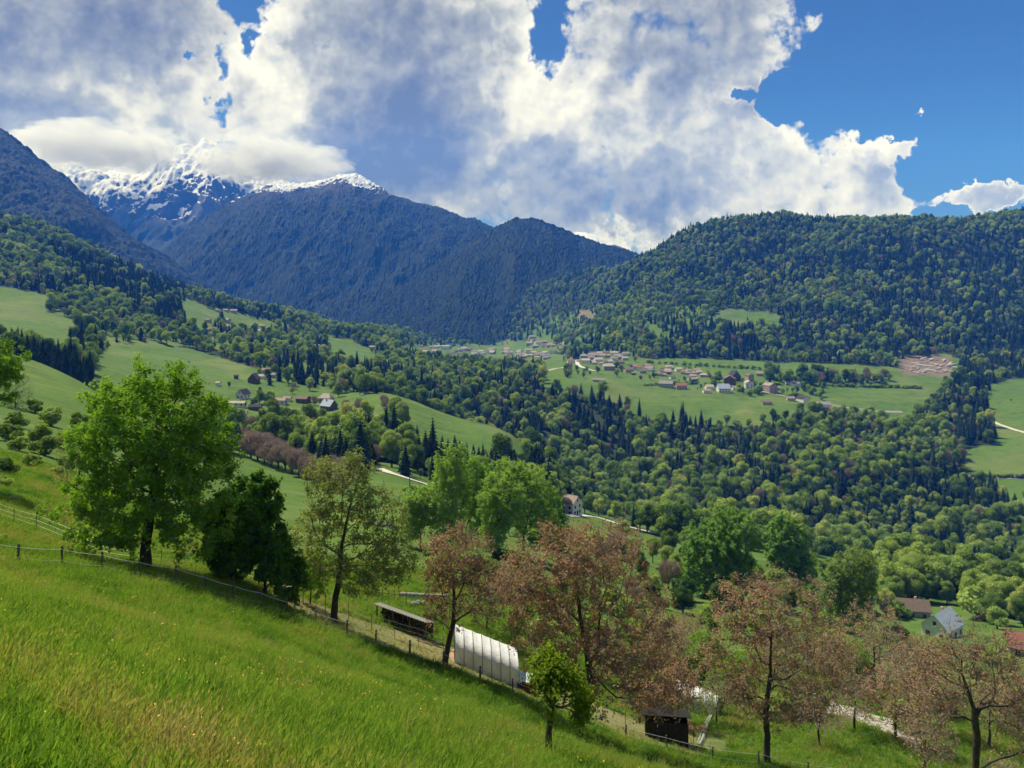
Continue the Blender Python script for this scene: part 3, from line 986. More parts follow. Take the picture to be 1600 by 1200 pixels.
BROAD = [broad_mesh('broadleaf_tree', 10 + (i % 3) * 1.5, 11.5 + (i * 7 % 4), 1.6 + (i % 2) * .8, n=1300, size=0.44, seed=100 + i, lobes=12 + i % 5) for i in range(9)]
BROAD_NEAR = [broad_mesh('valley_tree', 10 + (i % 3), 12 + (i * 7 % 4), 0.8 + .5 * (i % 2), n=6500, size=0.22, seed=140 + i, lobes=20 + i % 5, core=.8) for i in range(5)]
SPRUCE = [spruce_mesh('spruce_tree', 6.8 + i % 3 * .8, 15 + i % 4 * 1.3, seed=200 + i) for i in range(5)]
BUSH = [broad_mesh('bush', 5, 3.6, 0.2, n=500, size=0.30, seed=240 + i, lobes=9) for i in range(3)]
BARE = [bare_mesh('bare_tree', 9 + i, 8, 2.4, seed=260 + i, n=1500) for i in range(3)]


def place_tree(name, me, p, s=1.0, sz=None, rz=None, **props):
    o = link(name, me, None, p, rz if rz is not None else random.random() * 6.28, **props)
    o.scale = (s, s, sz or s)
    return o


# houses keep trees off their plots
HOUSE_SPOTS = []      # filled by the village lists further down; read by scatter_forest()


def scatter_forest():
    pts = []
    # jittered grid, its step growing a little with distance
    for y0, y1, st in ((300, 700, 7.2), (700, 1200, 8.4), (1200, 2000, 9.6), (2000, 3000, 11.5)):
        xs = np.arange(-0.78 * y1, 0.78 * y1, st)
        ys = np.arange(y0, y1, st)
        X, Y = np.meshgrid(xs, ys)
        X = X + (rng.random(X.shape) - .5) * st * .95
        Y = Y + (rng.random(X.shape) - .5) * st * .95
        k = np.abs(X) < 0.76 * Y + 20
        pts.append(np.stack([X[k], Y[k]], 1))
    P = np.concatenate(pts)
    x, y = P[:, 0], P[:, 1]
    z = H(x, y)
    wood, con = cover(x, y, z)
    keep = rng.random(len(x)) < wood * 0.97
    keep &= ~hides_open(x, y, z, 13.0)
    if HOUSE_SPOTS:
        hs = np.array(HOUSE_SPOTS)
        for hx, hy, hr in hs:
            keep &= (x - hx) ** 2 + (y - hy) ** 2 > hr ** 2
    x, y, z, con = x[keep], y[keep], z[keep], con[keep]
    # leave out what no camera near the photograph's could see
    u, v = px(x, y, z)
    top = z + 16
    vis = np.ones(len(x), bool)
    worst = np.full(len(x), -9.0)
    for f in np.exp(np.linspace(math.log(.03), math.log(.985), 70)):
        g = H(x * f, y * f)
        worst = np.maximum(worst, g / (y * f))
    vis = (top / y) > worst - 0.006
    vis &= (u > -170) & (u < 1770)
    x, y, z, con, u, v = (a[vis] for a in (x, y, z, con, u, v))
    isc = rng.random(len(x)) < con
    sc = 0.62 + 0.75 * rng.random(len(x)) ** 1.4
    young = sstep(fbm(x / 70, y / 70, octs=2, seed=61), 0.2, 0.45)
    sc = np.where(isc, sc * (0.85 + .2 * rng.random(len(x))), sc * (1 - 0.35 * young))
    sc *= np.where(y > 1250, 1.12, 1.0)
    near = np.argsort(y + np.where((u < -10) | (u > 1610), 1e5, 0))
    return x, y, z, isc, sc, near, u, v


def gn_scatter(name, meshes, P, rot, scale, pick, label, category, tilt=None, extra=None):
    """one stuff object: the meshes instanced on the points of a mesh"""
    src = bpy.data.collections.new(name + '_kinds')
    for i, me in enumerate(meshes):
        o = bpy.data.objects.new('%s_kind_%02d' % (name, i), me)
        src.objects.link(o)
    R = np.zeros((len(P), 3), np.float32) if tilt is None else np.array(tilt, np.float32)
    R[:, 2] = rot
    att = {'rot': ('FLOAT_VECTOR', R), 'size': ('FLOAT_VECTOR', np.asarray(scale, np.float32) if np.ndim(scale) == 2 else np.repeat(np.asarray(scale, np.float32)[:, None], 3, 1)),
           'pick': ('INT', np.asarray(pick))}
    if extra is not None:
        att['tint'] = ('FLOAT', extra)
    me = mesh_np(name, P, None, attrs=att)
    ob = link(name, me, kind='stuff', label=label, category=category)
    ng = bpy.data.node_groups.new(name, 'GeometryNodeTree')
    ng.interface.new_socket('Geometry', in_out='INPUT', socket_type='NodeSocketGeometry')
    ng.interface.new_socket('Geometry', in_out='OUTPUT', socket_type='NodeSocketGeometry')
    gi = ng.nodes.new('NodeGroupInput'); go = ng.nodes.new('NodeGroupOutput')
    iop = ng.nodes.new('GeometryNodeInstanceOnPoints')
    ci = ng.nodes.new('GeometryNodeCollectionInfo')
    ci.inputs['Collection'].default_value = src
    ci.inputs['Separate Children'].default_value = True
    ci.inputs['Reset Children'].default_value = True
    iop.inputs['Pick Instance'].default_value = True
    def na(nm, t):
        n = ng.nodes.new('GeometryNodeInputNamedAttribute')
        n.data_type = t
        n.inputs['Name'].default_value = nm
        return next(s for s in n.outputs if s.enabled and s.name == 'Attribute')
    L = ng.links.new
    L(gi.outputs[0], iop.inputs['Points'])
    L(ci.outputs[0], iop.inputs['Instance'])
    L(na('pick', 'INT'), iop.inputs['Instance Index'])
    rv = na('rot', 'FLOAT_VECTOR')
    e2r = ng.nodes.new('FunctionNodeEulerToRotation')
    L(rv, e2r.inputs[0])
    L(e2r.outputs[0], iop.inputs['Rotation'])
    L(na('size', 'FLOAT_VECTOR'), iop.inputs['Scale'])
    L(iop.outputs[0], go.inputs[0])
    md = ob.modifiers.new('scatter', 'NODES')
    md.node_group = ng
    return ob


def zone_words(u, v, y):
    if y < 640 and u > 1000: return 'of the gorge wood'
    if y < 640 and u > 640: return 'of the middle wood'
    if u < 640: return 'of the left wood'
    return 'of the gorge slope'


def build_forest():
    x, y, z, isc, sc, near, u, v = scatter_forest()
    used = np.zeros(len(x), bool)
    for kind, flag in (('spruce', True), ('broadleaf', False)):
        c = 0
        for k in near:
            if bool(isc[k]) != flag:
                continue
            used[k] = True
            zw = zone_words(u[k], v[k], y[k])
            if kind == 'spruce':
                place_tree('spruce_tree', SPRUCE[k % 5], (x[k], y[k], z[k]), sc[k], sc[k] * (.9 + .2 * random.random()),
                           label='dark pointed spruce ' + zw, category='tree', group='dark spruces ' + zw)
            else:
                place_tree('broadleaf_tree', BROAD[k % 9], (x[k], y[k], z[k]), sc[k], sc[k] * (.85 + .3 * random.random()),
                           label='round fresh green tree ' + zw, category='tree', group='round green trees ' + zw)
            c += 1
            if c >= (290 if flag else 190):
                break
    rest = ~used
    for kind, flag, meshes in (('spruce_wood', True, SPRUCE), ('broadleaf_wood', False, BROAD + BARE[:1])):
        k = rest & (isc == flag)
        n = int(k.sum())
        s3 = np.stack([sc[k], sc[k], sc[k] * (.85 + .3 * rng.random(n))], 1)
        gn_scatter(kind, meshes, np.stack([x[k], y[k], z[k]], 1), rng.random(n) * 6.28, s3, rng.integers(0, len(meshes), n),
                   'far wooded slopes of ' + ('dark spruce' if flag else 'fresh green broadleaf trees'), 'wood')
    print('forest', len(x), int(isc.sum()))


# ------------------------------------------------------------------ foreground trees, grown limb by limb
def grow(seed, trunk_pts, crowns, n_attr, trunk_r, tip_r=0.010, step=0.45, shell=0.55, wander=0.10, pen=0.22):
    """skeleton reaching for points in the crown's ellipsoids (cx, cy, cz, rx, ry, rz[, share])"""
    r = np.random.default_rng(seed)
    w = np.array([(c[6] if len(c) > 6 else 1.0) * c[3] * c[4] * c[5] for c in crowns])
    w /= w.sum()
    A = []
    for c, q in zip(crowns, w):
        m = max(1, int(n_attr * q))
        D = r.normal(0, 1, (m, 3))
        D /= np.linalg.norm(D, axis=1, keepdims=True)
        rr = shell + (1 - shell) * r.random((m, 1))
        rr = np.where(r.random((m, 1)) < 0.3, r.random((m, 1)) ** .6, rr)
        A.append(np.array(c[:3]) + D * rr * np.array(c[3:6]))
    A = np.concatenate(A)
    tp = np.array(trunk_pts, float)
    seg = []
    for i in range(len(tp) - 1):
        k = max(2, int(np.linalg.norm(tp[i + 1] - tp[i]) / step))
        for j in range(k):
            seg.append(tp[i] + (tp[i + 1] - tp[i]) * j / k)
    seg.append(tp[-1])
    cap = 26000
    P = np.zeros((cap, 3)); par = np.full(cap, -1); ln = np.zeros(cap); Dn = np.zeros((cap, 3))
    n = 0
    for s_ in seg:
        P[n] = s_ + (r.normal(0, .02, 3) if n else 0)
        if n:
            par[n] = n - 1
            ln[n] = ln[n - 1] + np.linalg.norm(P[n] - P[n - 1])
            Dn[n] = (P[n] - P[n - 1]) / np.linalg.norm(P[n] - P[n - 1])
        else:
            Dn[n] = (0, 0, 1)
        n += 1
    n_tr = n
    first = int(n_tr * 0.35)
    order = np.argsort(np.linalg.norm(A - tp[len(tp) // 2], axis=1) + r.normal(0, .5, len(A)))
    for k in order:
        a = A[k]
        d = a - P[first:n]
        dist = np.linalg.norm(d, axis=1) + 1e-6
        cosb = (d * Dn[first:n]).sum(1) / dist
        cost = dist * (1.25 - 0.35 * cosb) + pen * ln[first:n]
        b = int(np.argmin(cost)) + first
        L = np.linalg.norm(a - P[b])
        if L < 0.25:
            continue
        m = max(1, int(L / step))
        if n + m >= cap:
            break
        p0 = P[b]; t0 = Dn[b] * L * 0.35
        prev = b
        wob = r.normal(0, wander, (m, 3)).cumsum(0) * 0.4
        for j in range(1, m + 1):
            t = j / m
            q = (1 - t) ** 2 * p0 + 2 * t * (1 - t) * (p0 + t0 + [0, 0, .06 * L]) + t * t * a
            q = q + wob[j - 1] * math.sin(math.pi * min(t, .9)) 
            P[n] = q
            par[n] = prev
            dd = q - P[prev]
            l_ = np.linalg.norm(dd) + 1e-9
            Dn[n] = dd / l_
            ln[n] = ln[prev] + l_
            prev = n
            n += 1
    P, par, Dn = P[:n], par[:n], Dn[:n]
    e = 2.35
    acc = np.zeros(n)
    nch = np.zeros(n, int)
    np.add.at(nch, par[1:], 1)
    acc[nch == 0] = tip_r ** e
    for i in range(n - 1, 0, -1):
        if acc[i] == 0:
            acc[i] = tip_r ** e
        acc[par[i]] += acc[i]
    R = acc ** (1 / e)
    kk = math.log(trunk_r / tip_r) / max(0.1, math.log(R[0] / tip_r))
    R = tip_r * (R / tip_r) ** kk
    R[:6] *= np.linspace(1.35, 1.0, 6)
    return P, par, Dn, R, nch, n_tr


def prisms(p0, p1, d0, d1, r0, r1, n):
    """separate tapered prisms, vectorised"""
    def frame(d):
        ref = np.where(np.abs(d[:, 2:3]) < 0.9, np.array([[0, 0, 1.0]]), np.array([[1.0, 0, 0]]))
        a = np.cross(d, ref)
        a /= np.linalg.norm(a, axis=1, keepdims=True) + 1e-9
        return a, np.cross(d, a)
    a0, b0 = frame(d0)
    a1, b1 = frame(d1)
    flip = (a0 * a1).sum(1) < 0
    a0[flip], b0[flip] = a1[flip], b1[flip]
    th = np.arange(n) * 2 * math.pi / n
    c, s = np.cos(th)[None, :, None], np.sin(th)[None, :, None]
    V0 = p0[:, None] + r0[:, None, None] * (c * a0[:, None] + s * b0[:, None])
    V1 = p1[:, None] + r1[:, None, None] * (c * a1[:, None] + s * b1[:, None])
    m = len(p0)
    V = np.concatenate([V0, V1], 1).reshape(-1, 3)
    o = np.arange(m)[:, None] * 2 * n
    Q = np.concatenate([o + [[k, (k + 1) % n, n + (k + 1) % n, n + k]] for k in range(n)], 0)
    return V, Q


def near_tree(kind, label, base, trunk_pts, crowns, seed, n_attr=420, trunk_r=0.28, leaf=None, leaves=14000, leaf_size=0.11, aspect=1.0,
              twigs=8, twig_len=0.5, bark=None, twig_mat=None, category='tree', group=None, spread=0.28, tip_r=0.010, shell=0.55, droop=0.3, keep=None, wander=0.10):
    root = empty(kind, base, 0, label, category, group)
    P, par, D, R, nch, n_tr = grow(seed, trunk_pts, crowns, n_attr, trunk_r, tip_r, shell=shell, wander=wander)
    r = np.random.default_rng(seed + 1)
    i = np.arange(1, len(P)); p = par[1:]
    thick = R[i] > 0.055
    bark = bark or M_BARK
    def segs(mask, n):
        ii, pp = i[mask], p[mask]
        dprev = D[pp].copy()
        side = (R[pp] > 1.6 * R[ii]) & (ii >= n_tr)
        dprev[side] = D[ii][side]
        return prisms(P[pp], P[ii] + D[ii] * 0.02, dprev, D[ii], np.where(side, R[ii] * 1.05, R[pp]), R[ii], n)
    V, Q = segs(thick, 7)
    link('trunk', mesh_np('trunk', V, Q, True, [bark]), root)
    V, Q = segs(~thick, 4)
    Vs, Qs = [V], [Q]
    # twigs
    fine = np.nonzero((R < tip_r * 2.6) & (np.arange(len(P)) > n_tr))[0]
    T = r.choice(fine, int(len(fine) * twigs / 3.0)) if twigs else fine[:1]
    dv = D[T] * .6 + r.normal(0, .55, (len(T), 3)) + [0, 0, .12]
    dv /= np.linalg.norm(dv, axis=1, keepdims=True)
    l_ = twig_len * (0.4 + 0.9 * r.random((len(T), 1)))
    q0 = P[T]; q1 = q0 + dv * l_
    q1m = (q0 + q1) / 2 + r.normal(0, .05, q0.shape) * l_
    rt = np.full(len(T), tip_r * .75)
    tv, tq = prisms(q0, q1m, dv, dv, rt, rt * .75, 3)
    tv2, tq2 = prisms(q1m, q1, dv, dv, rt * .75, rt * .3, 3)
    o = len(V)
    link('branches', mesh_np('branches', np.concatenate([V, tv, tv2]), np.concatenate([Q, tq + o, tq2 + o + len(tv)]), False,
                             [twig_mat or M_TWIG]), root)
    if leaf is not None and leaves:
        k = r.integers(0, len(T), leaves)
        f = r.random((leaves, 1)) ** .6
        C = q0[k] * (1 - f) + q1[k] * f + r.normal(0, spread * .5, (leaves, 3)) + np.array([0, 0, -.1 * droop])
        if keep is not None:
            C = C[keep(C, r)]
        cen = np.array(crowns[0][:3]) - [0, 0, crowns[0][5] * .4]
        N = (C - cen)
        N /= np.linalg.norm(N, axis=1, keepdims=True) + 1e-9
        N = N * .5 + [0, 0, .6]
        LV, LT = cards(C, N, leaf_size, seed + 2, aspect, 0.55, droop)
        link('foliage', mesh_np('foliage', LV, LT, False, [leaf]), root)
    return root


L_LIME = mat_leaf('fresh_leaf', [(0.0, (0.093, 0.203, 0.022)), (0.45, (0.166, 0.312, 0.035)), (0.75, (0.238, 0.393, 0.048)), (1.0, (0.317, 0.450, 0.072))], 0.45, False, 0.5)
L_DARK = mat_leaf('dark_leaf', [(0.0, (0.045, 0.115, 0.016)), (0.6, (0.097, 0.211, 0.025)), (1.0, (0.228, 0.369, 0.055))], 0.35, False, 0.6)
L_WALNUT = mat_leaf('young_walnut_leaf', [(0.0, (0.150, 0.204, 0.055)), (0.5, (0.230, 0.295, 0.086)), (0.8, (0.299, 0.309, 0.110)), (1.0, (0.368, 0.263, 0.125))], 0.4, False, 0.5, tcol=(1.2, 1.15, .6))
L_COPPER = mat_leaf('copper_leaf', [(0.0, (0.185, 0.225, 0.078)), (0.3, (0.247, 0.191, 0.102)), (0.6, (0.333, 0.211, 0.133)), (1.0, (0.445, 0.281, 0.187))], 0.3, False, 0.7, tcol=(1.25, 1.0, .7))
L_BIRCH = mat_leaf('birch_leaf', [(0.0, (0.147, 0.265, 0.049)), (0.5, (0.254, 0.393, 0.082)), (1.0, (0.361, 0.483, 0.116))], 0.5, False, 0.4)
L_WILLOW = mat_leaf('willow_leaf', [(0.0, (0.109, 0.209, 0.047)), (0.5, (0.178, 0.319, 0.074)), (1.0, (0.265, 0.404, 0.095))], 0.45, False, 0.35)
L_PALE = mat_leaf('pale_leaf', [(0.0, (0.117, 0.195, 0.058)), (0.5, (0.195, 0.286, 0.091)), (1.0, (0.286, 0.377, 0.143))], 0.45, False, 0.5)
L_YELLOW = mat_leaf('yellow_green_leaf', [(0.0, (0.10, 0.17, 0.015)), (0.5, (0.16, 0.24, 0.02)), (1.0, (0.22, 0.29, 0.04))], 0.5, False, 0.8)


def mpx(d):
    return d / FPX          # metres per photo pixel at depth d


def crown(base, d, boxes, depth=0.8):
    """ellipsoids in local metres from photo extents (u0, v0, u1, v1[, depth offset[, share]]) at depth d"""
    out = []
    k = mpx(d)
    bu, bv = px(base.x, base.y, base.z)
    for b in boxes:
        u0, v0, u1, v1 = b[:4]
        dy = b[4] if len(b) > 4 else 0.0
        rx = (u1 - u0) / 2 * k
        out.append((((u0 + u1) / 2 - bu) * k, dy, (bv - (v0 + v1) / 2) * k, rx, rx * depth, (v1 - v0) / 2 * k, b[5] if len(b) > 5 else 1.0))
    return out


def tpts(base, d, pts):
    k = mpx(d)
    bu, bv = px(base.x, base.y, base.z)
    return [(0, 0, -0.4)] + [((u - bu) * k, (p[0] if p else 0), (bv - v) * k) for u, v, *p in pts]


def build_near_trees():
    b = hit(227, 892)
    d = b.y
    near_tree('ash_tree', 'large full green tree above the wire fence, widest crown of the slope', b,
              tpts(b, d, [(228, 850), (234, 800), (243, 740), (262, 660), (280, 610)]),
              crown(b, d, [(105, 568, 365, 800, 0, 1.4), (150, 575, 330, 760), (110, 640, 250, 820), (230, 640, 380, 830), (75, 740, 230, 868), (220, 760, 400, 860), (165, 555, 245, 650), (240, 556, 320, 650), (150, 760, 310, 860, -1.5), (120, 600, 200, 700)], .85),
              11, 800, 0.34, L_LIME, 62000, 0.11, twigs=7, twig_len=.5, shell=.6, spread=.35)
    # the dead bough reaching out to the left
    b2 = b + Vector((0, 0.3, 0))
    t = near_tree('dead_limb_tree', 'bare forked grey tree sticking out left of the large green tree', hit(150, 815, 40),
                  tpts(hit(150, 815, 40), 56, [(150, 780), (120, 752), (86, 728)]),
                  crown(hit(150, 815, 40), 56, [(44, 690, 110, 760), (60, 640, 130, 730), (50, 600, 120, 700)], .7), 12, 120, 0.11, L_WALNUT, 900, .09, twigs=7, shell=.4)
    b = hit(365, 912); d = b.y
    near_tree('sycamore_tree', 'dense dark green tree right of the largest tree', b,
              tpts(b, d, [(364, 880), (366, 840), (372, 800)]),
              crown(b, d, [(318, 765, 415, 890), (345, 742, 440, 850), (385, 790, 452, 905), (322, 830, 400, 905)], .9),
              21, 420, 0.24, L_DARK, 30000, 0.15, shell=.65, twigs=6)
    b = hit(415, 935); d = b.y
    near_tree('young_sycamore_tree', 'slim dark sapling between the dense dark tree and the olive tree', b,
              tpts(b, d, [(414, 900), (418, 870)]),
              crown(b, d, [(400, 830, 456, 915), (425, 860, 480, 935)], .9), 22, 160, 0.11, L_DARK, 8000, 0.12)
    b = hit(522, 970); d = b.y
    near_tree('walnut_tree', 'olive green walnut tree with thin leaves beside the wire fence', b,
              tpts(b, d, [(523, 940), (530, 905), (533, 860), (545, 800), (560, 745)]),
              crown(b, d, [(470, 700, 590, 830), (445, 780, 560, 915), (540, 750, 640, 880), (560, 830, 655, 925), (500, 850, 610, 935), (470, 705, 520, 760), (540, 695, 590, 760)], .85),
              31, 700, 0.23, L_WALNUT, 19000, 0.088, twigs=11, bark=M_BARK, twig_mat=M_TWIG, aspect=1.2)
    b = hit(485, 945, 50); d = b.y
    near_tree('plum_tree', 'small green fruit tree left of the walnut trunk', b, tpts(b, d, [(486, 925), (488, 900)]),
              crown(b, d, [(462, 868, 515, 932)], .9), 32, 90, .05, L_LIME, 3500, .08, shell=.3)
    b = hit(693, 1036); d = b.y
    near_tree('leaning_walnut_tree', 'leaning coppery walnut tree left of the white tunnel', b,
              tpts(b, d, [(700, 1008), (708, 975), (710, 930), (705, 880)]),
              crown(b, d, [(650, 825, 745, 920), (690, 815, 770, 900), (715, 880, 800, 980), (655, 900, 740, 985)], .85),
              41, 420, 0.19, L_COPPER, 8500, 0.075, twigs=12, aspect=1.3, shell=.5, twig_mat=M_TWIG_PALE)
    b = hit(903, 1140, 50); d = b.y + 2
    near_tree('copper_walnut_tree', 'broad coppery walnut tree in the middle with the widest reddish crown', b,
              tpts(b, d, [(905, 1110), (925, 1075), (915, 1020), (905, 960), (900, 900)]),
              crown(b, d, [(790, 830, 960, 960), (850, 815, 1020, 930), (790, 920, 930, 1060), (900, 900, 1060, 1060), (940, 1020, 1080, 1120), (840, 820, 900, 880), (860, 960, 1000, 1090, -2), (765, 880, 850, 960)], .8),
              51, 1000, 0.30, L_COPPER, 30000, 0.075, twigs=13, aspect=1.3, twig_mat=M_TWIG_PALE)
    b = hit(1062, 1130, 58); d = b.y + 2
    near_tree('low_copper_tree', 'low dark coppery tree hanging over the dark cabin', b,
              tpts(b, d, [(1060, 1100), (1050, 1070)]),
              crown(b, d, [(990, 1035, 1100, 1120), (1040, 1020, 1100, 1090), (960, 1060, 1050, 1130), (995, 1085, 1085, 1150, -3.4, 2.2)], .8),
              52, 420, 0.14, L_COPPER, 13000, 0.08, twigs=9, aspect=1.3)
    b = hit(857, 1186); d = b.y
    near_tree('fruit_tree', 'small bright green fruit tree standing in front of the wire fence', b,
              tpts(b, d, [(858, 1150), (860, 1120), (868, 1090)]),
              crown(b, d, [(832, 1022, 890, 1080), (872, 1062, 920, 1115), (836, 1060, 880, 1105), (858, 1040, 905, 1090)], .9),
              61, 260, 0.075, L_YELLOW, 5200, 0.048, twigs=6, twig_len=.3, spread=.22, shell=.6)
    b = hit(1197, 1198, 50); d = b.y
    near_tree('bronze_walnut_tree', 'coppery walnut tree with grey branches and straight trunk, right of the green meadow gap', b,
              tpts(b, d, [(1199, 1150), (1196, 1110), (1203, 1060), (1205, 1000), (1200, 950)]),
              crown(b, d, [(1100, 900, 1250, 1015), (1150, 888, 1300, 990), (1085, 960, 1200, 1100), (1210, 960, 1345, 1110), (1130, 1010, 1290, 1140)], .85),
              71, 800, 0.24, L_COPPER, 17000, 0.072, twigs=15, aspect=1.3, twig_mat=M_TWIG_PALE, bark=M_BARK)
    b = hit(1365, 1065, 70); d = b.y
    near_tree('thin_walnut_tree', 'thin leaved walnut tree behind, between the two right hand trees', b,
              tpts(b, d, [(1366, 1020), (1362, 970)]),
              crown(b, d, [(1285, 945, 1430, 1060), (1320, 925, 1410, 1000), (1270, 1000, 1370, 1115), (1370, 1000, 1450, 1110)], .8),
              81, 480, 0.15, L_COPPER, 7500, 0.09, twigs=13, aspect=1.2, twig_mat=M_TWIG_PALE, tip_r=.014)
    b = on(1525, 42.0); d = b.y
    kb = px(b.x, b.y, b.z)
    near_tree('bare_walnut_tree', 'almost bare brown tree at the right edge with crooked limbs', b,
              tpts(b, d, [(1524, 1195), (1526, 1150), (1522, 1105), (1505, 1060), (1500, 1020)]),
              crown(b, d, [(1400, 990, 1520, 1120), (1460, 965, 1590, 1080), (1520, 1000, 1660, 1150), (1400, 1080, 1500, 1190), (1560, 1060, 1680, 1200)], .85),
              91, 750, 0.20, L_COPPER, 6500, 0.055, twigs=15, twig_len=.45, aspect=1.4, twig_mat=M_TWIG, shell=.45)
    # the light green group below the field
    for (u, v, dm, bx, kind, lab, leaf, n, sd, tr) in (
        (657, 858, 95, [(622, 765, 672, 850), (640, 760, 690, 830)], 'birch_tree', 'slim light green tree with thin trunk left of the tall green group', L_BIRCH, 9000, 101, .13),
        (700, 868, 95, [(668, 700, 745, 830), (680, 690, 740, 760), (672, 780, 730, 870)], 'alder_tree', 'tall dark green tree at the left of the green group below the field', L_BIRCH, 15000, 102, .22),
        (728, 850, 105, [(715, 705, 775, 800), (720, 760, 780, 850)], 'ivy_clad_tree', 'green tree with dark ivy clad trunk in the green group below the field', L_LIME, 10000, 103, .22),
        (766, 862, 100, [(745, 735, 820, 830), (750, 800, 800, 865)], 'young_birch_tree', 'pale green open tree in the middle of the green group', L_BIRCH, 13000, 104, .18),
        (818, 866, 95, [(780, 725, 870, 830), (800, 780, 880, 862), (760, 710, 830, 780)], 'maple_tree', 'widest pale green tree in the green group, many thin stems', L_BIRCH, 17000, 105, .2),
        (855, 870, 100, [(835, 760, 885, 850), (850, 800, 895, 870)], 'hazel_tree', 'yellowish green tree at the right end of the green group', L_LIME, 9000, 106, .14),
        (1125, 935, 128, [(1060, 810, 1160, 920), (1095, 790, 1190, 890), (1070, 860, 1190, 935)], 'willow_tree', 'broad dense green tree with feathery twigs behind the coppery trees', L_WILLOW, 30000, 111, .3),
        (1222, 925, 125, [(1190, 800, 1262, 890), (1200, 840, 1270, 925)], 'slender_willow_tree', 'upright green tree right of the broad feathery tree', L_WILLOW, 17000, 112, .24),
        (1318, 985, 110, [(1280, 862, 1345, 950), (1305, 850, 1368, 940), (1275, 900, 1360, 980)], 'whitebeam_tree', 'pale silvery green tree with several stems above the right coppery trees', L_PALE, 15000, 113, .18),
        (1348, 985, 105, [(1330, 855, 1370, 960)], 'young_whitebeam_tree', 'brighter green sapling right beside the silvery green tree', L_YELLOW, 5000, 114, .1),
        (1385, 925, 150, [(1365, 880, 1425, 922)], 'sparse_ash_tree', 'thin yellowish tree with spreading limbs right of the silvery tree', L_WALNUT, 2600, 115, .14),
        (640, 770, 190, [(620, 758, 662, 800)], 'field_birch_tree', 'light green tree at the foot of the green field', L_BIRCH, 4000, 116, .12),
    ):
        b = hit(u, v, 85)
        d = b.y
        near_tree(kind, lab, b, tpts(b, d, [(u, v - 25), ((bx[0][0] + bx[0][2]) / 2, bx[0][3] - 20), ((bx[0][0] + bx[0][2]) / 2, bx[0][1] + 25)]),
                  crown(b, d, bx, .9), sd, int(320 + n / 40), tr, leaf, int(n * 1.15), 0.0012 * d + .015, twigs=4, twig_len=.8, shell=.45, tip_r=.016, spread=.42,
                  droop=1.2 if leaf is L_WILLOW else .3, aspect=1.5 if leaf is L_WILLOW else 1.0)
    # left edge: overhanging spring green crown and the bare tree behind it
    b = on(-30, 75.0)
    near_tree('edge_ash_tree', 'spring green crown leaning in at the left edge of the meadow', b,
              tpts(b, 75, [(-28, 640), (-20, 600)]), crown(b, 75, [(-80, 520, 20, 620), (-40, 525, 36, 600), (-20, 560, 30, 640)], .9), 121, 300, .2, L_LIME, 12000, .13, twigs=4, twig_len=.6, tip_r=.014)
    b = on(24, 190.0)
    near_tree('bare_ash_tree', 'leafless grey tree on the left field', b,
              tpts(b, 190, [(24, 635), (24, 610)]), crown(b, 190, [(0, 582, 52, 652)], .9), 122, 260, .16, L_PALE, 1500, .14, twigs=6, twig_len=1.0, tip_r=.025, twig_mat=M_TWIG_PALE)


# ------------------------------------------------------------------ bushes, orchard, single trees of the middle distance
def scale_tree(me, hpx, d):
    hh = max(v.co.z for v in me.vertices)
    return hpx * mpx(d) / hh


def mid_tree(u, v, hpx, kind, label, group=None, wide=1.0, dmin=70):
    p = hit(u, v, dmin)
    lst = {'broad': BROAD_NEAR, 'far': BROAD, 'spruce': SPRUCE, 'bare': BARE, 'bush': BUSH}[kind]
    me = lst[int(abs(u * 7 + v)) % len(lst)]
    s = scale_tree(me, hpx, p.y)
    nm = {'broad': 'broadleaf_tree', 'far': 'garden_tree' if group and ('garden' in group or 'belt' in group) else 'broadleaf_tree', 'spruce': 'spruce_tree', 'bare': 'leafless_tree', 'bush': 'bush'}[kind]
    for w_, n_ in (('thicket', 'thicket_tree'), ('grove', 'grove_tree'), ('hedge', 'hedge_bush')):
        if group and w_ in group:
            nm = n_
    o = place_tree(nm, me, p, s * wide, s, label=label, category='bush' if kind == 'bush' and nm in ('bush', 'hedge_bush') else 'tree', group=group)
    return o


def copper_kind(seed, leaf, nleaf, w, h, tr):
    b = Vector((0, 0, 0))
    k = (w / 2, w / 2 * .85, h * .36)
    return near_tree('young_walnut_tree', 'x', b, [(0, 0, -.4), (.1, 0, h * .2), (0, .1, h * .42), (.2, 0, h * .6)],
                     [(0, 0, h * .60, *k), (-w * .2, 0, h * .5, w * .32, w * .3, h * .25), (w * .2, 0, h * .55, w * .32, w * .3, h * .28), (0, 0, h * .8, w * .28, w * .28, h * .2)],
                     seed, 300, tr, leaf, nleaf, .11, twigs=11, twig_len=.6, twig_mat=M_TWIG_PALE, tip_r=.013, spread=.35)


def copy_thing(root, p, rz, s, label, group):
    r = root.copy()
    col.objects.link(r)
    r.location = p; r.rotation_euler = (0, 0, rz); r.scale = (s, s, s)
    r['label'] = label
    if group: r['group'] = group
    for c in list(root.children):
        d = c.copy()
        col.objects.link(d)
        d.parent = r
    return r


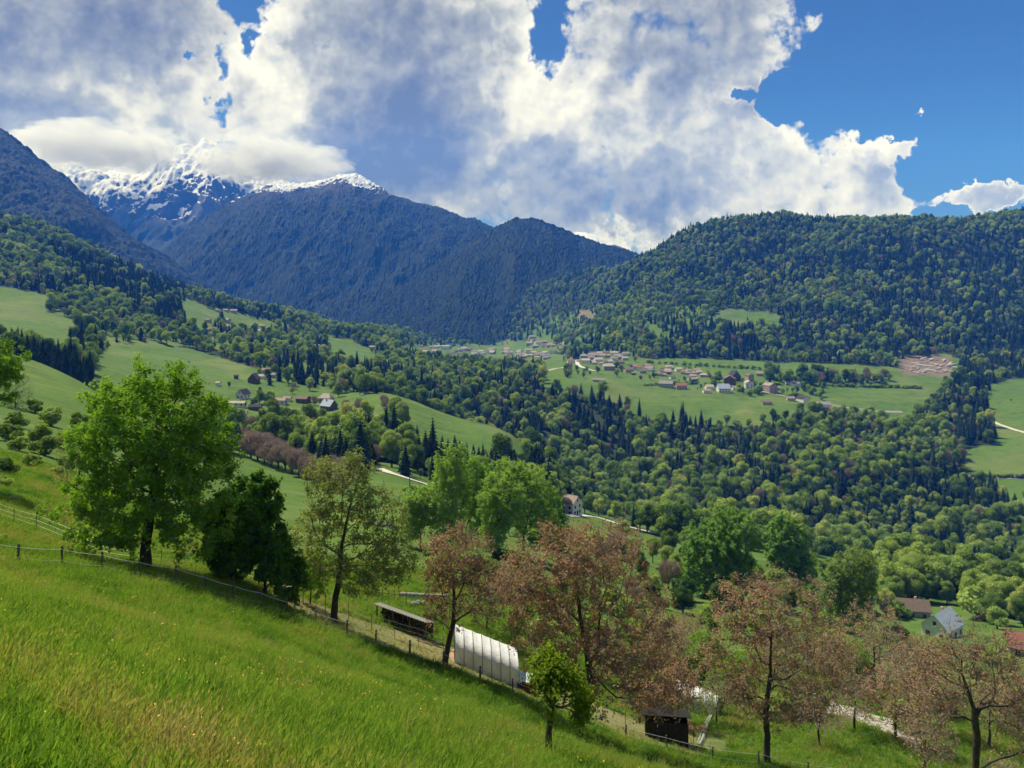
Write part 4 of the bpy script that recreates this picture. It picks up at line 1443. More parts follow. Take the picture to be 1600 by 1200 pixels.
def build_orchard():
    kinds = [copper_kind(301, L_COPPER, 3400, 8.5, 8.5, .13), copper_kind(302, L_WALNUT, 2600, 8, 8, .12), copper_kind(303, L_COPPER, 900, 8, 8, .13), copper_kind(304, L_LIME, 7000, 6.5, 7.5, .11)]
    spots = [  # kind, column, depth, height px, words
        (0, 1300, 92, 95, 'coppery young walnut tree behind the thin walnut tree'),
        (1, 1262, 100, 80, 'olive young walnut tree below the silvery green tree'),
        (2, 1420, 88, 105, 'bare brown young tree left of the farmhouse'),
        (0, 1470, 80, 100, 'coppery young tree just below the farmhouse'),
        (2, 1545, 78, 120, 'bare grey brown tree below the red roof'),
        (0, 1590, 85, 110, 'coppery tree at the right edge under the red roof'),
        (2, 1500, 105, 80, 'small bare tree right below the farmhouse roof'),
        (1, 1375, 110, 80, 'olive tree below the brown roof'),
        (2, 1335, 75, 110, 'bare twiggy tree above the stone track'),
        (0, 1035, 88, 110, 'coppery tree right behind the widest reddish crown'),
        (3, 1100, 92, 90, 'small green tree behind the second white tunnel'),
        (0, 1075, 100, 80, 'coppery tree above the second white tunnel'),
        (3, 1150, 84, 80, 'light green small tree in the gap between the coppery trees'),
        (3, 985, 90, 90, 'green small tree inside the shade of the reddish crown'),
        (1, 760, 80, 85, 'olive young tree between the leaning tree and the reddish crown'),
        (3, 800, 76, 80, 'green small tree left above the white tunnel'),
        (0, 800, 92, 95, 'coppery young tree behind the left part of the widest reddish crown'),
        (3, 570, 78, 60, 'small green tree behind the walnut tree'),
        (2, 1445, 66, 120, 'bare twiggy tree beside the end of the stone track'),
        (1, 1240, 82, 70, 'low olive tree behind the bronze walnut tree'),
        (0, 1210, 96, 90, 'coppery tree farther back behind the bronze walnut tree'),
        (2, 1280, 70, 105, 'bare twiggy tree right of the bronze walnut tree'),
        (0, 1400, 74, 120, 'coppery tree left of the bare tree at the right edge'),
        (2, 1575, 58, 130, 'bare tree in front of the right edge crown'),
        (0, 1440, 98, 90, 'coppery tree before the farmhouse wall'),
        (3, 1330, 96, 80, 'green small tree behind the thin walnut tree'),
        (0, 950, 78, 90, 'coppery young tree below the widest reddish crown'),
        (1, 1120, 74, 85, 'olive young tree above the garden net'),
    ]
    used = set()
    for i, (k, u, d, hpx, lab) in enumerate(spots):
        root = kinds[k]
        p = on(u, d)
        s = hpx * mpx(d) / 8.6
        if k not in used:
            used.add(k)
            root.location = p; root.rotation_euler = (0, 0, i * 1.3); root.scale = (s, s, s)
            root['label'] = lab
            root['group'] = 'young trees of the garden slope'
        else:
            copy_thing(root, p, i * 1.3, s, lab, 'young trees of the garden slope')
    # loose scrub over the rough slopes: many, and small in the picture
    r = np.random.default_rng(66)
    n = 520
    y = 78 + 300 * r.random(n) ** 1.3
    t = r.uniform(-.1, .78, n)
    x = t * y
    u, v = px(x, y, H(x, y))
    ok = (fbm(x / 25, y / 25, octs=2, seed=67) > -.02) & (u > 880) & ~((y > 290) & (u < 1120)) & ~((y > 285) & (u > 1240) & (u < 1440)) & ~((u > 1380) & (u < 1530) & (v > 955) & (v < 1020))
    ok |= (u > 540) & (u < 880) & (y > 78) & (y < 150) & (r.random(n) < .6) 
    x, y = x[ok], y[ok]
    c = 0
    for a, b in zip(x, y):
        me = BUSH[c % 3]
        c += 1
        if c > 290: break
        place_tree('bush', me, (a, b, float(H(a, b)) - .2), r.uniform(.35, 1.0), r.uniform(.4, 1.0), label='green scrub bush on the slope', category='bush', group='scrub bushes between the garden and the gorge wood')


def build_mid_trees():
    G = 'leafless walnut trees in a row along the sloping field'
    for i in range(15):
        f = i / 14
        u = 392 + 150 * f
        v = 716 + 56 * f
        mid_tree(u, v, 46 - 12 * f + random.uniform(-4, 4), 'bare', 'leafless brown walnut tree in the front row along the field', G, wide=1.25)
    for i in range(12):
        f = i / 11
        mid_tree(340 + 190 * f, 694 + 50 * f, 40 - 8 * f + random.uniform(-4, 4), 'bare', 'leafless brown walnut tree of the second row behind the first', 'second row of leafless walnut trees', wide=1.35)
    for u, v, h, k, lab in (
        (480, 706, 52, 'broad', 'large dark round tree behind the walnut row, left one of a pair'),
        (503, 710, 48, 'broad', 'dark round tree behind the walnut row, right one of a pair'),
        (425, 678, 40, 'broad', 'round pale green tree behind the leafless walnut row'),
        (540, 690, 38, 'broad', 'light green tree left of the twin round trees above the path'),
        (568, 702, 44, 'broad', 'very round green tree above the top of the path'),
        (586, 726, 34, 'bare', 'leafless tree at the top end of the white path'),
        (612, 730, 60, 'broad', 'tall green tree right of the leafless tree by the path'),
        (635, 735, 50, 'broad', 'green tree in the hedge above the white path'),
        (560, 722, 26, 'bare', 'small leafless tree left of the white path'),
        (657, 748, 16, 'far', 'lone small bush like tree beside the white path'),
        (1031, 838, 22, 'broad', 'ball shaped tree on the yellow meadow'),
        (1045, 870, 44, 'broad', 'grey green tree below the yellow meadow'),
        (975, 850, 36, 'broad', 'grey green tree by the road below the white house'),
        (1020, 880, 40, 'far', 'bushy tree left of the broad feathery tree'),
        (1000, 905, 45, 'far', 'dark bushy tree behind the copper crown'),
        (1240, 850, 46, 'spruce', 'dark spruce behind the upright green tree'),
        (1290, 862, 50, 'broad', 'soft light green tree at the corner of the small field'),
        (1345, 870, 52, 'broad', 'green tree behind the small field, left of three'),
        (1380, 878, 50, 'broad', 'green tree behind the small field, middle of three'),
        (1405, 880, 46, 'broad', 'green tree behind the small field, right of three'),
        (1440, 905, 54, 'broad', 'wide round green tree left of the farmhouse lane'),
        (1470, 900, 52, 'broad', 'wide round green tree above the grey roofed farmhouse'),
        (1500, 910, 50, 'broad', 'green tree behind the ridge of the grey roofed farmhouse'),
        (1420, 935, 36, 'bare', 'brown leafless round tree behind the brown roof'),
        (1450, 940, 44, 'broad', 'dark bushy tree between the brown roof and the farmhouse'),
        (1520, 950, 60, 'broad', 'grey green tree right of the farmhouse roof'),
        (1560, 960, 62, 'broad', 'large grey green tree near the right edge, left of two'),
        (1600, 975, 64, 'broad', 'large grey green tree at the right edge'),
        (1535, 915, 40, 'far', 'rounded tree behind the grey green trees at right'),
        (1580, 905, 44, 'far', 'rounded tree at the right above the meadow patch'),
        (1216, 578, 9, 'far', 'tiny lone round tree on the upper plateau meadow'),
        (1104, 576, 10, 'far', 'lone round tree on the meadow below the hill wood'),
        (560, 592, 0.1, 'far', None),
        (570, 611, 22, 'spruce', 'dark spruce on the crest of the long meadow, left one'),
        (587, 615, 24, 'spruce', 'dark spruce on the crest of the long meadow, right one'),
        (600, 640, 24, 'bare', 'grey leafless tree on the long meadow beside the barn'),
        (612, 648, 22, 'bare', 'grey leafless tree at the top of the long meadow'),
        (540, 643, 20, 'bare', 'grey leafless tree right of the blue grey barn'),
        (560, 645, 24, 'bare', 'grey leafless tree on the lane right of the barn'),
        (618, 658, 40, 'broad', 'tall pale green tree on the long meadow edge, left of two'),
        (630, 664, 38, 'broad', 'tall pale green tree on the long meadow edge, right of two'),
        (1580, 628, 5, 'far', 'tiny lone tree on the right hand meadow'),
    ):
        if lab:
            mid_tree(u, v, h, k, lab)
    # dense hedge wood between the path field and the long meadow
    rr = random.Random(4)
    for i in range(46):
        u = rr.uniform(555, 870); f = (u - 555) / 315
        v = 712 + f * 70 + rr.uniform(-14, 14)
        k = 'spruce' if rr.random() < .35 else 'far'
        mid_tree(u, v, rr.uniform(30, 46) if k == 'far' else rr.uniform(44, 60), k, ('dark spruce' if k == 'spruce' else 'round tree') + ' in the narrow wood',
                 'trees of the narrow wood below the long meadow', dmin=200)
    for i in range(40):
        u = rr.uniform(900, 1100) 
        v = 795 + (u - 900) * .20 + rr.uniform(-10, 6)
        mid_tree(u, v, rr.uniform(24, 36), 'far', 'round tree at the lower wood edge', 'lower edge trees of the gorge wood', dmin=300)
    for i in range(34):
        u = rr.uniform(345, 530); v = 600 + rr.uniform(0, 50)
        if any(abs(u - q[0]) < q[2] * .5 + 5 and -4 < v - q[1] < 16 for q in VL): continue
        mid_tree(u, v, rr.uniform(10, 22), rr.choice(['far', 'bush', 'bare', 'far']), 'small tree of the left hamlet', 'garden trees of the left hamlet', dmin=400)
    # thicket between the garden slope and the gorge wood, hiding most of the farm roofs
    TH_ = 'trees of the thicket below the gorge wood'
    for i in range(95):
        u = rr.uniform(1380, 1640); v = rr.uniform(896, 985)
        if 1425 < u < 1525 and v > 945: continue
        if u < 1430 and v > 945: continue
        mid_tree(u, v, rr.uniform(34, 62), rr.choice(['broad', 'broad', 'far', 'bush']), 'soft grey green tree of the thicket', TH_, dmin=180, wide=1.1)
    for i in range(70):
        u = rr.uniform(880, 1390); v = rr.uniform(850, 965)
        if u > 1245 and v < 905: continue
        if u < 1090 and v < 862: continue
        mid_tree(u, v, rr.uniform(24, 50), rr.choice(['broad', 'far', 'bush', 'bush', 'bare']), 'tree of the loose grove', 'loose grove behind the coppery trees', dmin=100, wide=1.15)
    for (u0, v0, u1, v1, n_, lab) in ((1005, 603, 1092, 600, 16, 'left'), (1300, 604, 1442, 607, 22, 'right'), (1010, 567, 1190, 578, 20, 'upper'), (1512, 745, 1600, 747, 12, 'lowest'), (200, 596, 330, 640, 14, 'western')):
        for i in range(n_):
            f = (i + rr.random() * .7) / n_
            mid_tree(u0 + (u1 - u0) * f, v0 + (v1 - v0) * f, rr.uniform(3.5, 7), 'bush', 'hedge bush of the %s field line' % lab, 'hedge bushes of the %s field line' % lab, dmin=400, wide=1.6)
    # gardens and hedges of the plateau village, and the tree belt to its right
    GV = 'garden trees of the plateau village'
    for i in range(95):
        u = rr.uniform(1085, 1290); v = 588 + (u - 1085) * .11 + rr.uniform(-6, 22)
        if any(abs(u - q[0]) < q[2] * .5 + 2 and -3 < v - q[1] < 10 for q in VL): continue
        mid_tree(u, v, rr.uniform(5, 13), rr.choice(['far', 'far', 'bush']), 'small garden tree of the plateau village', GV, dmin=600)
    for i in range(46):
        u = rr.uniform(1000, 1110); v = 572 + rr.uniform(0, 26)
        if any(abs(u - q[0]) < q[2] * .5 + 2 and -3 < v - q[1] < 10 for q in VL): continue
        mid_tree(u, v, rr.uniform(4, 9), rr.choice(['far', 'bush', 'bare']), 'small garden tree left of the plateau village', 'garden trees left of the plateau village', dmin=600)
    for i in range(70):
        f = rr.random()
        u = 1200 + 190 * f; v = 592 + 6 * f + rr.uniform(-3, 9) - 2 * f
        mid_tree(u, v, rr.uniform(12, 26) * (1.1 - .35 * f), rr.choice(['far', 'far', 'far', 'spruce', 'bare']), 'tree of the belt crossing the plateau', 'trees of the belt crossing the plateau', dmin=600)
    for i in range(60):
        u = rr.uniform(880, 1000); v = 556 + rr.uniform(0, 36)
        if any(abs(u - q[0]) < q[2] * .5 + 2 and -3 < v - q[1] < 9 for q in VL): continue
        mid_tree(u, v, rr.uniform(6, 13), rr.choice(['far', 'far', 'bare', 'bush']), 'small tree of the middle village', 'garden trees of the middle village', dmin=600)
    # bushes
    GB = 'bushes on the slope behind the fence'
    for i, (u, v, h) in enumerate([(10, 760, 18), (30, 705, 24), (70, 712, 30), (110, 735, 26), (150, 720, 24), (90, 745, 18), (25, 668, 26), (80, 665, 30), (120, 668, 26), (55, 645, 22), (170, 690, 24), (10, 740, 26), (50, 730, 22), (20, 790, 16), (15, 690, 30), (60, 690, 28), (95, 700, 26), (130, 690, 24), (5, 845, 12), (40, 838, 10), (300, 860, 20), (480, 912, 22), (560, 905, 30),
                                   (600, 905, 22), (740, 915, 50), (775, 930, 55), (700, 905, 40), (690, 880, 40), (830, 930, 50), (960, 960, 40), (1000, 985, 36), (1030, 1010, 34), (1090, 1060, 40), (1120, 1040, 44), (1140, 1075, 34), (1075, 1075, 30),
                                   (1260, 1020, 40), (1300, 1040, 46), (1350, 1060, 36), (1230, 1060, 30), (1400, 1010, 34), (1440, 1050, 30), (1520, 1060, 30), (1560, 1040, 28), (880, 1060, 60), (850, 1010, 44), (930, 1000, 44), (985, 1060, 40), (1160, 1000, 44), (1200, 985, 40), (1410, 965, 26), (1340, 985, 30), (1290, 985, 30), (1480, 1120, 24)]):
        mid_tree(u, v, h, 'bush', 'leafy green bush on the rough slope', GB, wide=1.3, dmin=58 if u > 250 else 50)


# ------------------------------------------------------------------ grass
TRACK = [(1268, 1098), (1290, 1096), (1330, 1106), (1375, 1120), (1400, 1124), (1438, 1148), (1442, 1166), (1425, 1166), (1385, 1146), (1340, 1128), (1300, 1118), (1262, 1112)]
EARTH = [(702, 1018), (718, 1010), (728, 1018), (730, 1036), (712, 1036), (700, 1028)]


def grass_mats():
    m = bpy.data.materials.new('grass_blade')
    m.use_nodes = True
    nt = m.node_tree
    for n in list(nt.nodes): nt.nodes.remove(n)
    g = NG(nt)
    out = g.n('ShaderNodeOutputMaterial')
    t = g.n('ShaderNodeAttribute', attribute_name='tint', attribute_type='INSTANCER').outputs['Fac']
    ramp = g.n('ShaderNodeValToRGB', {0: t})
    cr = ramp.color_ramp
    st = [(0.0, (0.045, 0.105, 0.014)), (0.3, (0.120, 0.245, 0.030)), (0.5, (0.195, 0.310, 0.045)), (0.68, (0.225, 0.245, 0.065)), (0.84, (0.32, 0.27, 0.13)), (1.0, (0.45, 0.37, 0.24))]
    cr.elements[0].position, cr.elements[0].color = st[0][0], (*st[0][1], 1)
    cr.elements[1].position, cr.elements[1].color = st[-1][0], (*st[-1][1], 1)
    for p, c in st[1:-1]:
        cr.elements.new(p).color = (*c, 1)
    c = ramp.outputs[0]
    df = g.n('ShaderNodeBsdfDiffuse', {'Color': c})
    tr = g.n('ShaderNodeBsdfTranslucent', {'Color': g.mix(1.0, c, (1.3, 1.25, .6), 'MULTIPLY')})
    mx = g.n('ShaderNodeMixShader', {0: 0.45, 1: df.outputs[0], 2: tr.outputs[0]})
    nt.links.new(mx.outputs[0], out.inputs['Surface'])
    return m


def tuft(name, mat, seed, n=16, h=0.34, w=0.010, rad_=0.13, lean=0.10, head=0, headmat=None):
    r = np.random.default_rng(seed)
    V, T, Q, fm = [], [], [], []
    o = 0
    for i in range(n):
        a = r.random() * 6.28
        b = np.array([math.cos(a), math.sin(a), 0]) * rad_ * r.random() ** .5
        hh = h * (0.5 + .7 * r.random())
        dr = np.array([r.normal(0, .22) + lean, r.normal(0, .22), 0])
        s = np.array([math.cos(a + 1.3), math.sin(a + 1.3), 0]) * w * (0.7 + .6 * r.random())
        p1 = b + dr * hh * .35 + [0, 0, hh * .55]
        p2 = b + dr * hh * 1.1 + [0, 0, hh * (.95 - .25 * abs(dr[0]))]
        V += [b - s, b + s, p1 + s * .8, p1 - s * .8, p2]
        Q.append([o, o + 1, o + 2, o + 3]); T.append([o + 3, o + 2, o + 4])
        o += 5
        if i < head:
            k = np.array([0.015, 0, 0.04])
            s2 = np.array([.5, .5, 0]) * .009
            V += [p2 - s2 * .3, p2 + s2 + k * .4, p2 + k * 1.6, p2 - s2 + k * .6]
            Q.append([o, o + 1, o + 2, o + 3]); o += 4
    return mesh_np(name, np.array(V), [np.array(T), np.array(Q)], False, [mat])


def build_grass():
    gm = grass_mats()
    kinds = [tuft('grass_tuft', gm, i, n=20) for i in range(4)] + [tuft('tall_grass_tuft', gm, 10 + i, n=11, h=.52, w=.006, head=7, lean=.16) for i in range(3)] + \
            [tuft('herb_tuft', gm, 20 + i, n=12, h=.24, w=.017, rad_=.16) for i in range(2)]
    fl = mat_simple('buttercup', (0.65, 0.45, 0.02), .6)
    P = []
    for y0, y1, dens in ((1.2, 7, 70), (7, 14, 55), (14, 26, 34), (26, 62, 20), (62, 110, 7)):
        area = 0.5 * 1.6 * (y1 * y1 - y0 * y0)
        n = int(area * dens)
        y = np.sqrt(rng.random(n) * (y1 * y1 - y0 * y0) + y0 * y0)
        x = (rng.random(n) - .5) * 1.6 * y
        P.append(np.stack([x, y], 1))
    P = np.concatenate(P)
    x, y = P[:, 0], P[:, 1]
    z = H(x, y)
    u, v = px(x, y, z)
    k = (u > -150) & (u < 1750) & (v < 1330)
    fr = np.interp(u, FENCE_U, FENCE_D)
    dl = y - fr
    strip = (dl > 0.2) & (dl < 10) & (u > 430 + 60 * fbm(x, y, octs=2, seed=8)) & (u < 1120 + 90 * fbm(x / 2, y / 2, octs=2, seed=9))
    k &= ~(strip & (rng.random(len(x)) < .72))
    for poly in (TRACK, EARTH):
        k &= ~(in_poly(poly, u, v) & (y > 50) & (rng.random(len(x)) < .93))
    x, y, z, u, v, dl, strip = (a[k] for a in (x, y, z, u, v, dl, strip))
    n = len(x)
    big = fbm(x / 7, y / 7, octs=3, seed=51)
    med = fbm(x / 1.6, y / 1.6, octs=3, seed=52)
    # pale flattened bands run obliquely across the meadow
    q = x * 0.45 + y * 0.9
    band = np.exp(-((q - 5.6 - 1.2 * fbm(x / 5, y / 5, octs=2, seed=53)) / 0.9) ** 2) * (y < 14)
    band2 = 0.7 * np.exp(-((q - 20.0 - 2.5 * fbm(x / 6, y / 6, octs=2, seed=54)) / 2.6) ** 2) * sstep(fbm(x / 3, y / 3, octs=2, seed=56), -.2, .5)
    tint = 0.41 + 0.26 * big + 0.30 * med + 0.20 * band + 0.24 * band2 + rng.normal(0, .10, n)
    tint = tint - 0.12 * np.exp(-(dl / 2.5) ** 2)
    tint = np.where(strip, .82 + rng.normal(0, .1, n), tint)
    pick = rng.integers(0, 4, n)
    tall = rng.random(n) < (0.16 + 0.5 * np.clip(band + band2, 0, 1) + .15 * np.clip(big, 0, 1))
    pick = np.where(tall, rng.integers(4, 7, n), pick)
    tint = np.where(tall, tint + .14, tint)
    herb = (rng.random(n) < .10 + .25 * sstep(med, .3, .6)) & ~tall
    pick = np.where(herb, rng.integers(7, 9, n), pick)
    tint = np.where(herb, tint - .12, tint)
    s = (0.75 + 0.5 * rng.random(n)) * (1 + 0.22 * sstep(y, 14, 60)) * np.where(strip, .45, 1) * np.where(y < 5, .8, 1)
    s = s * (1 + .25 * np.exp(-(dl / 2) ** 2) + .2 * big)
    wide = s * (1 + .7 * sstep(y, 20, 60))
    S = np.stack([wide, wide, s], 1)
    tilt = np.zeros((n, 3))
    tilt[:, 0] = rng.normal(0, .12, n)
    tilt[:, 1] = rng.normal(.12, .12, n)
    gn_scatter('meadow_grass', kinds, np.stack([x, y, z - .02], 1), rng.normal(0, .7, n), S, pick,
               'long uncut meadow grass covering the slope', 'grass', tilt, np.clip(tint, 0, 1))
    print('grass', n)
    # buttercups: small yellow stars on stalks, in loose patches
    m = 5200
    y = 6 + 50 * rng.random(m) ** .8
    x = (rng.random(m) - .5) * 1.4 * y
    pf = fbm(x / 2.6, y / 2.6, octs=2, seed=57)
    k = (pf > .28) & (y < np.interp(800 + FPX * x / y, FENCE_U, FENCE_D) - .5)
    x, y = x[k], y[k]
    z = H(x, y)
    r = np.random.default_rng(3)
    V, T = [], []
    fm = MB()
    c = np.stack([x, y, z + .34 + .15 * r.random(len(x))], 1)
    LV, LT = cards(c, np.tile([0, -.4, .8], (len(c), 1)), 0.009 + 0.00062 * y, 5, 1.0, .4)
    me = mesh_np('buttercups', LV, LT, False, [fl])
    link('buttercups', me, kind='stuff', label='yellow buttercups scattered in patches through the meadow', category='flowers')


# ------------------------------------------------------------------ materials of built things
M_WOODPOST = mat_simple('weathered_wood', (0.16, 0.135, 0.11), .9, .25, 8, .4, 40)
M_DARKWOOD = mat_simple('dark_wood', (0.055, 0.042, 0.034), .9, .25, 5, .4, 30)
M_TAPE = mat_simple('white_fence_tape', (0.72, 0.72, 0.70), .6, .05)
M_WIRE = mat_simple('grey_wire', (0.42, 0.42, 0.42), .5, .1, metal=.3)
M_STEEL = mat_simple('steel_stake', (0.12, 0.11, 0.10), .7, .2)
M_STONE = mat_simple('grey_stone', (0.30, 0.285, 0.26), .95, .25, 2.5, .6, 12)
M_PLASTIC = None


def plastic_film():
    m = bpy.data.materials.new('milky_plastic_film')
    m.use_nodes = True
    nt = m.node_tree
    for n in list(nt.nodes): nt.nodes.remove(n)
    g = NG(nt)
    out = g.n('ShaderNodeOutputMaterial')
    tc = g.n('ShaderNodeTexCoord').outputs['Object']
    nz = g.noise(g.vm('MULTIPLY', tc, (1, 1, .4)), 1.6, 5, .6)
    c = g.mix(g.ss(nz, .35, .7), (0.70, 0.71, 0.69), (0.84, 0.84, 0.83))
    df = g.n('ShaderNodeBsdfPrincipled', {'Base Color': c, 'Roughness': 0.35})
    tr = g.n('ShaderNodeBsdfTranslucent', {'Color': c})
    b = g.n('ShaderNodeBump', {'Height': g.noise(g.vm('MULTIPLY', tc, (1, 3, 1)), 2.5, 4, .6), 'Strength': .5, 'Distance': .08})
    nt.links.new(b.outputs[0], df.inputs['Normal'])
    mx = g.n('ShaderNodeMixShader', {0: .12, 1: df.outputs[0], 2: tr.outputs[0]})
    nt.links.new(mx.outputs[0], out.inputs['Surface'])
    return m


def build_fences():
    # wooden posts with two strands of white tape
    root = empty('tape_fence', on(30, 44.3), 0, 'wooden post fence with two white tapes crossing the meadow from left to lower right', 'fence')
    o0 = root.location
    us = [(-60, 43), (28, 44.3), (97, 45), (160, 45.6), (218, 46.4), (274, 47.2), (322, 48), (365, 48.7), (406, 50), (449, 51), (494, 52), (542, 53), (587, 54), (640, 55), (692, 56), (750, 56.5), (801, 57), (858, 57.4), (919, 57.5), (978, 57.5), (1041, 57.7), (1113, 58), (1186, 59), (1262, 60), (1340, 61)]
    tops = []
    r = random.Random(2)
    for i, (u, d) in enumerate(us):
        p = on(u, d) - o0
        h = (1.35 if d < 50 else 1.25) + r.uniform(-.08, .1)
        lx, ly = r.uniform(-.05, .05), r.uniform(-.04, .04)
        mb = MB()
        rr = .075 if i % 2 else .062
        mb.tube([p + Vector((0, 0, -.3)), p + Vector((lx * .5, ly * .5, h * .5)), p + Vector((lx, ly, h)), p + Vector((lx, ly, h + .015))], [rr * 1.1, rr, rr * .92, rr * .5], 8)
        mb.build('post', M_WOODPOST, root)
        tops.append((p, h, Vector((lx, ly, 0))))
    for k, (f, sag) in enumerate(((.88, .05), (.42, .07))):
        mb = MB()
        for (a, ha, la), (b, hb, lb) in zip(tops[:-1], tops[1:]):
            pts = []
            for j in range(9):
                t = j / 8
                q = (a + la * f) * (1 - t) + (b + lb * f) * t + Vector((0, -.065, ha * f * (1 - t) + hb * f * t - sag * 4 * t * (1 - t)))
                pts.append(q)
            mb.tube(pts, .012 if k == 0 else .007, 4)
        mb.build('tape', M_TAPE, root)
    # thin stakes with mesh wire a little further down
    us2 = [(-10, 60), (22, 60), (57, 60), (170, 57), (208, 57), (252, 57.5), (318, 60), (357, 59), (386, 59), (420, 58.5), (474, 59), (509, 60), (545, 60.5), (581, 60.5), (617, 61), (654, 61.5), (693, 62), (735, 62), (777, 62.5), (828, 63.5), (870, 63.5), (915, 63), (977, 62.5), (1030, 63), (1084, 63.5), (1140, 64)]
    root = empty('wire_mesh_fence', on(318, 60), 0, 'thin stake and wire fence running behind the taped fence', 'fence')
    o0 = root.location
    tops = []
    for i, (u, d) in enumerate(us2):
        p = on(u, d) - o0
        h = 1.35 + r.uniform(-.1, .15)
        wood = u in (318,)
        MB().tube([p + Vector((0, 0, -.2)), p + Vector((r.uniform(-.04, .04), 0, h))], .055 if wood else .024, 6).build('stake', M_WOODPOST if wood else M_STEEL, root)
        if wood:
            MB().tube([p + Vector((.5, 0.1, -.1)), p + Vector((0.02, 0, h * .8))], .035, 6).build('brace', M_WOODPOST, root)
        tops.append((p, h))
    for k, f in enumerate((.15, .42, .68, .95)):
        mb = MB()
        for (a, ha), (b, hb) in zip(tops[:-1], tops[1:]):
            mb.tube([a + Vector((0, 0, ha * f)), (a + b) / 2 + Vector((0, 0, (ha + hb) / 2 * f - .03)), b + Vector((0, 0, hb * f))], .006, 3)
        mb.build('wire', M_WIRE, root)


def frame_at(p, rz):
    return p, rz


def build_polytunnel(p, rz, L, W, hw, label, slope=0.0, kind='polytunnel'):
    """milky film over hoops; local x along the tunnel"""
    root = empty(kind, p, rz, label, 'greenhouse')
    film = plastic_film() if 'film' not in MATS else MATS['film']
    MATS['film'] = film
    na, nl = 18, 28
    prof = []
    for k in range(na + 1):
        a = math.pi * k / na
        y = -math.cos(a) * W / 2
        z = hw * .48 + math.sin(a) ** .75 * hw * .50
        prof.append((y, z))
    prof = [(-W / 2 - .05, 0.0)] + prof + [(W / 2 + .05, 0.0)]
    V = []
    r = np.random.default_rng(4)
    for i in range(nl + 1):
        x = -L / 2 + L * i / nl
        sagf = 1 - .018 * abs(math.sin(math.pi * i / nl * 7))
        for (y, z) in prof:
            V.append((x, y * sagf + r.normal(0, .008), z * sagf + slope * x + r.normal(0, .010)))
    m = len(prof)
    Q = [[i * m + k, i * m + k + 1, (i + 1) * m + k + 1, (i + 1) * m + k] for i in range(nl) for k in range(m - 1)]
    link('film', mesh_np('film', V, np.array(Q), True, [film]), root)
    for e in (0, nl):
        x = -L / 2 + L * e / nl
        c = len(prof)
        VV = [(x, y, z + slope * x) for y, z in prof] + [(x, 0, hw * .4 + slope * x)]
        T = [[k, k + 1, c] for k in range(c - 1)]
        link('end_panel', mesh_np('end_panel', VV, np.array(T), False, [film]), root)
        mb = MB()
        for s in (-.5, .5):
            mb.box((x + (.03 if e else -.03), s, hw * .45 + slope * x), (.04, .05, hw * .9))
        mb.box((x + (.03 if e else -.03), 0, hw * .88 + slope * x), (.04, 1.0, .05))
        mb.build('door_frame', M_STEEL, root)
    for i in range(8):
        x = -L / 2 + L * i / 7
        hoop = [(x, y * 1.012, z * 1.008 + slope * x) for y, z in prof]
        MB().tube(hoop, .022, 5).build('hoop', M_STEEL, root)
    mb = MB()
    for s in (-1, 1):
        mb.box((0, s * (W / 2 + .07), .08), (L, .05, .2), tilt=-math.atan(slope) if slope else None)
    mb.build('base_board', M_WOODPOST, root)
    # crossed bracing lines on the side that faces the fence
    mb = MB()
    yy = -W / 2 - .09
    mb.tube([(-L / 2, yy, hw * .62 - slope * L / 2), (-L * .22, yy, .05 - slope * L * .22)], .012, 4)
    mb.tube([(-L * .22, yy, .05 - slope * L * .22), (L * .1, yy, hw * .35 + slope * L * .1)], .012, 4)
    mb.build('bracing', M_WIRE, root)
    return root


def slope_of(p, rz, L=6):
    dx, dy = math.cos(rz), math.sin(rz)
    a = H(p[0] - dx * L / 2, p[1] - dy * L / 2)
    b = H(p[0] + dx * L / 2, p[1] + dy * L / 2)
    return float((b - a) / L)


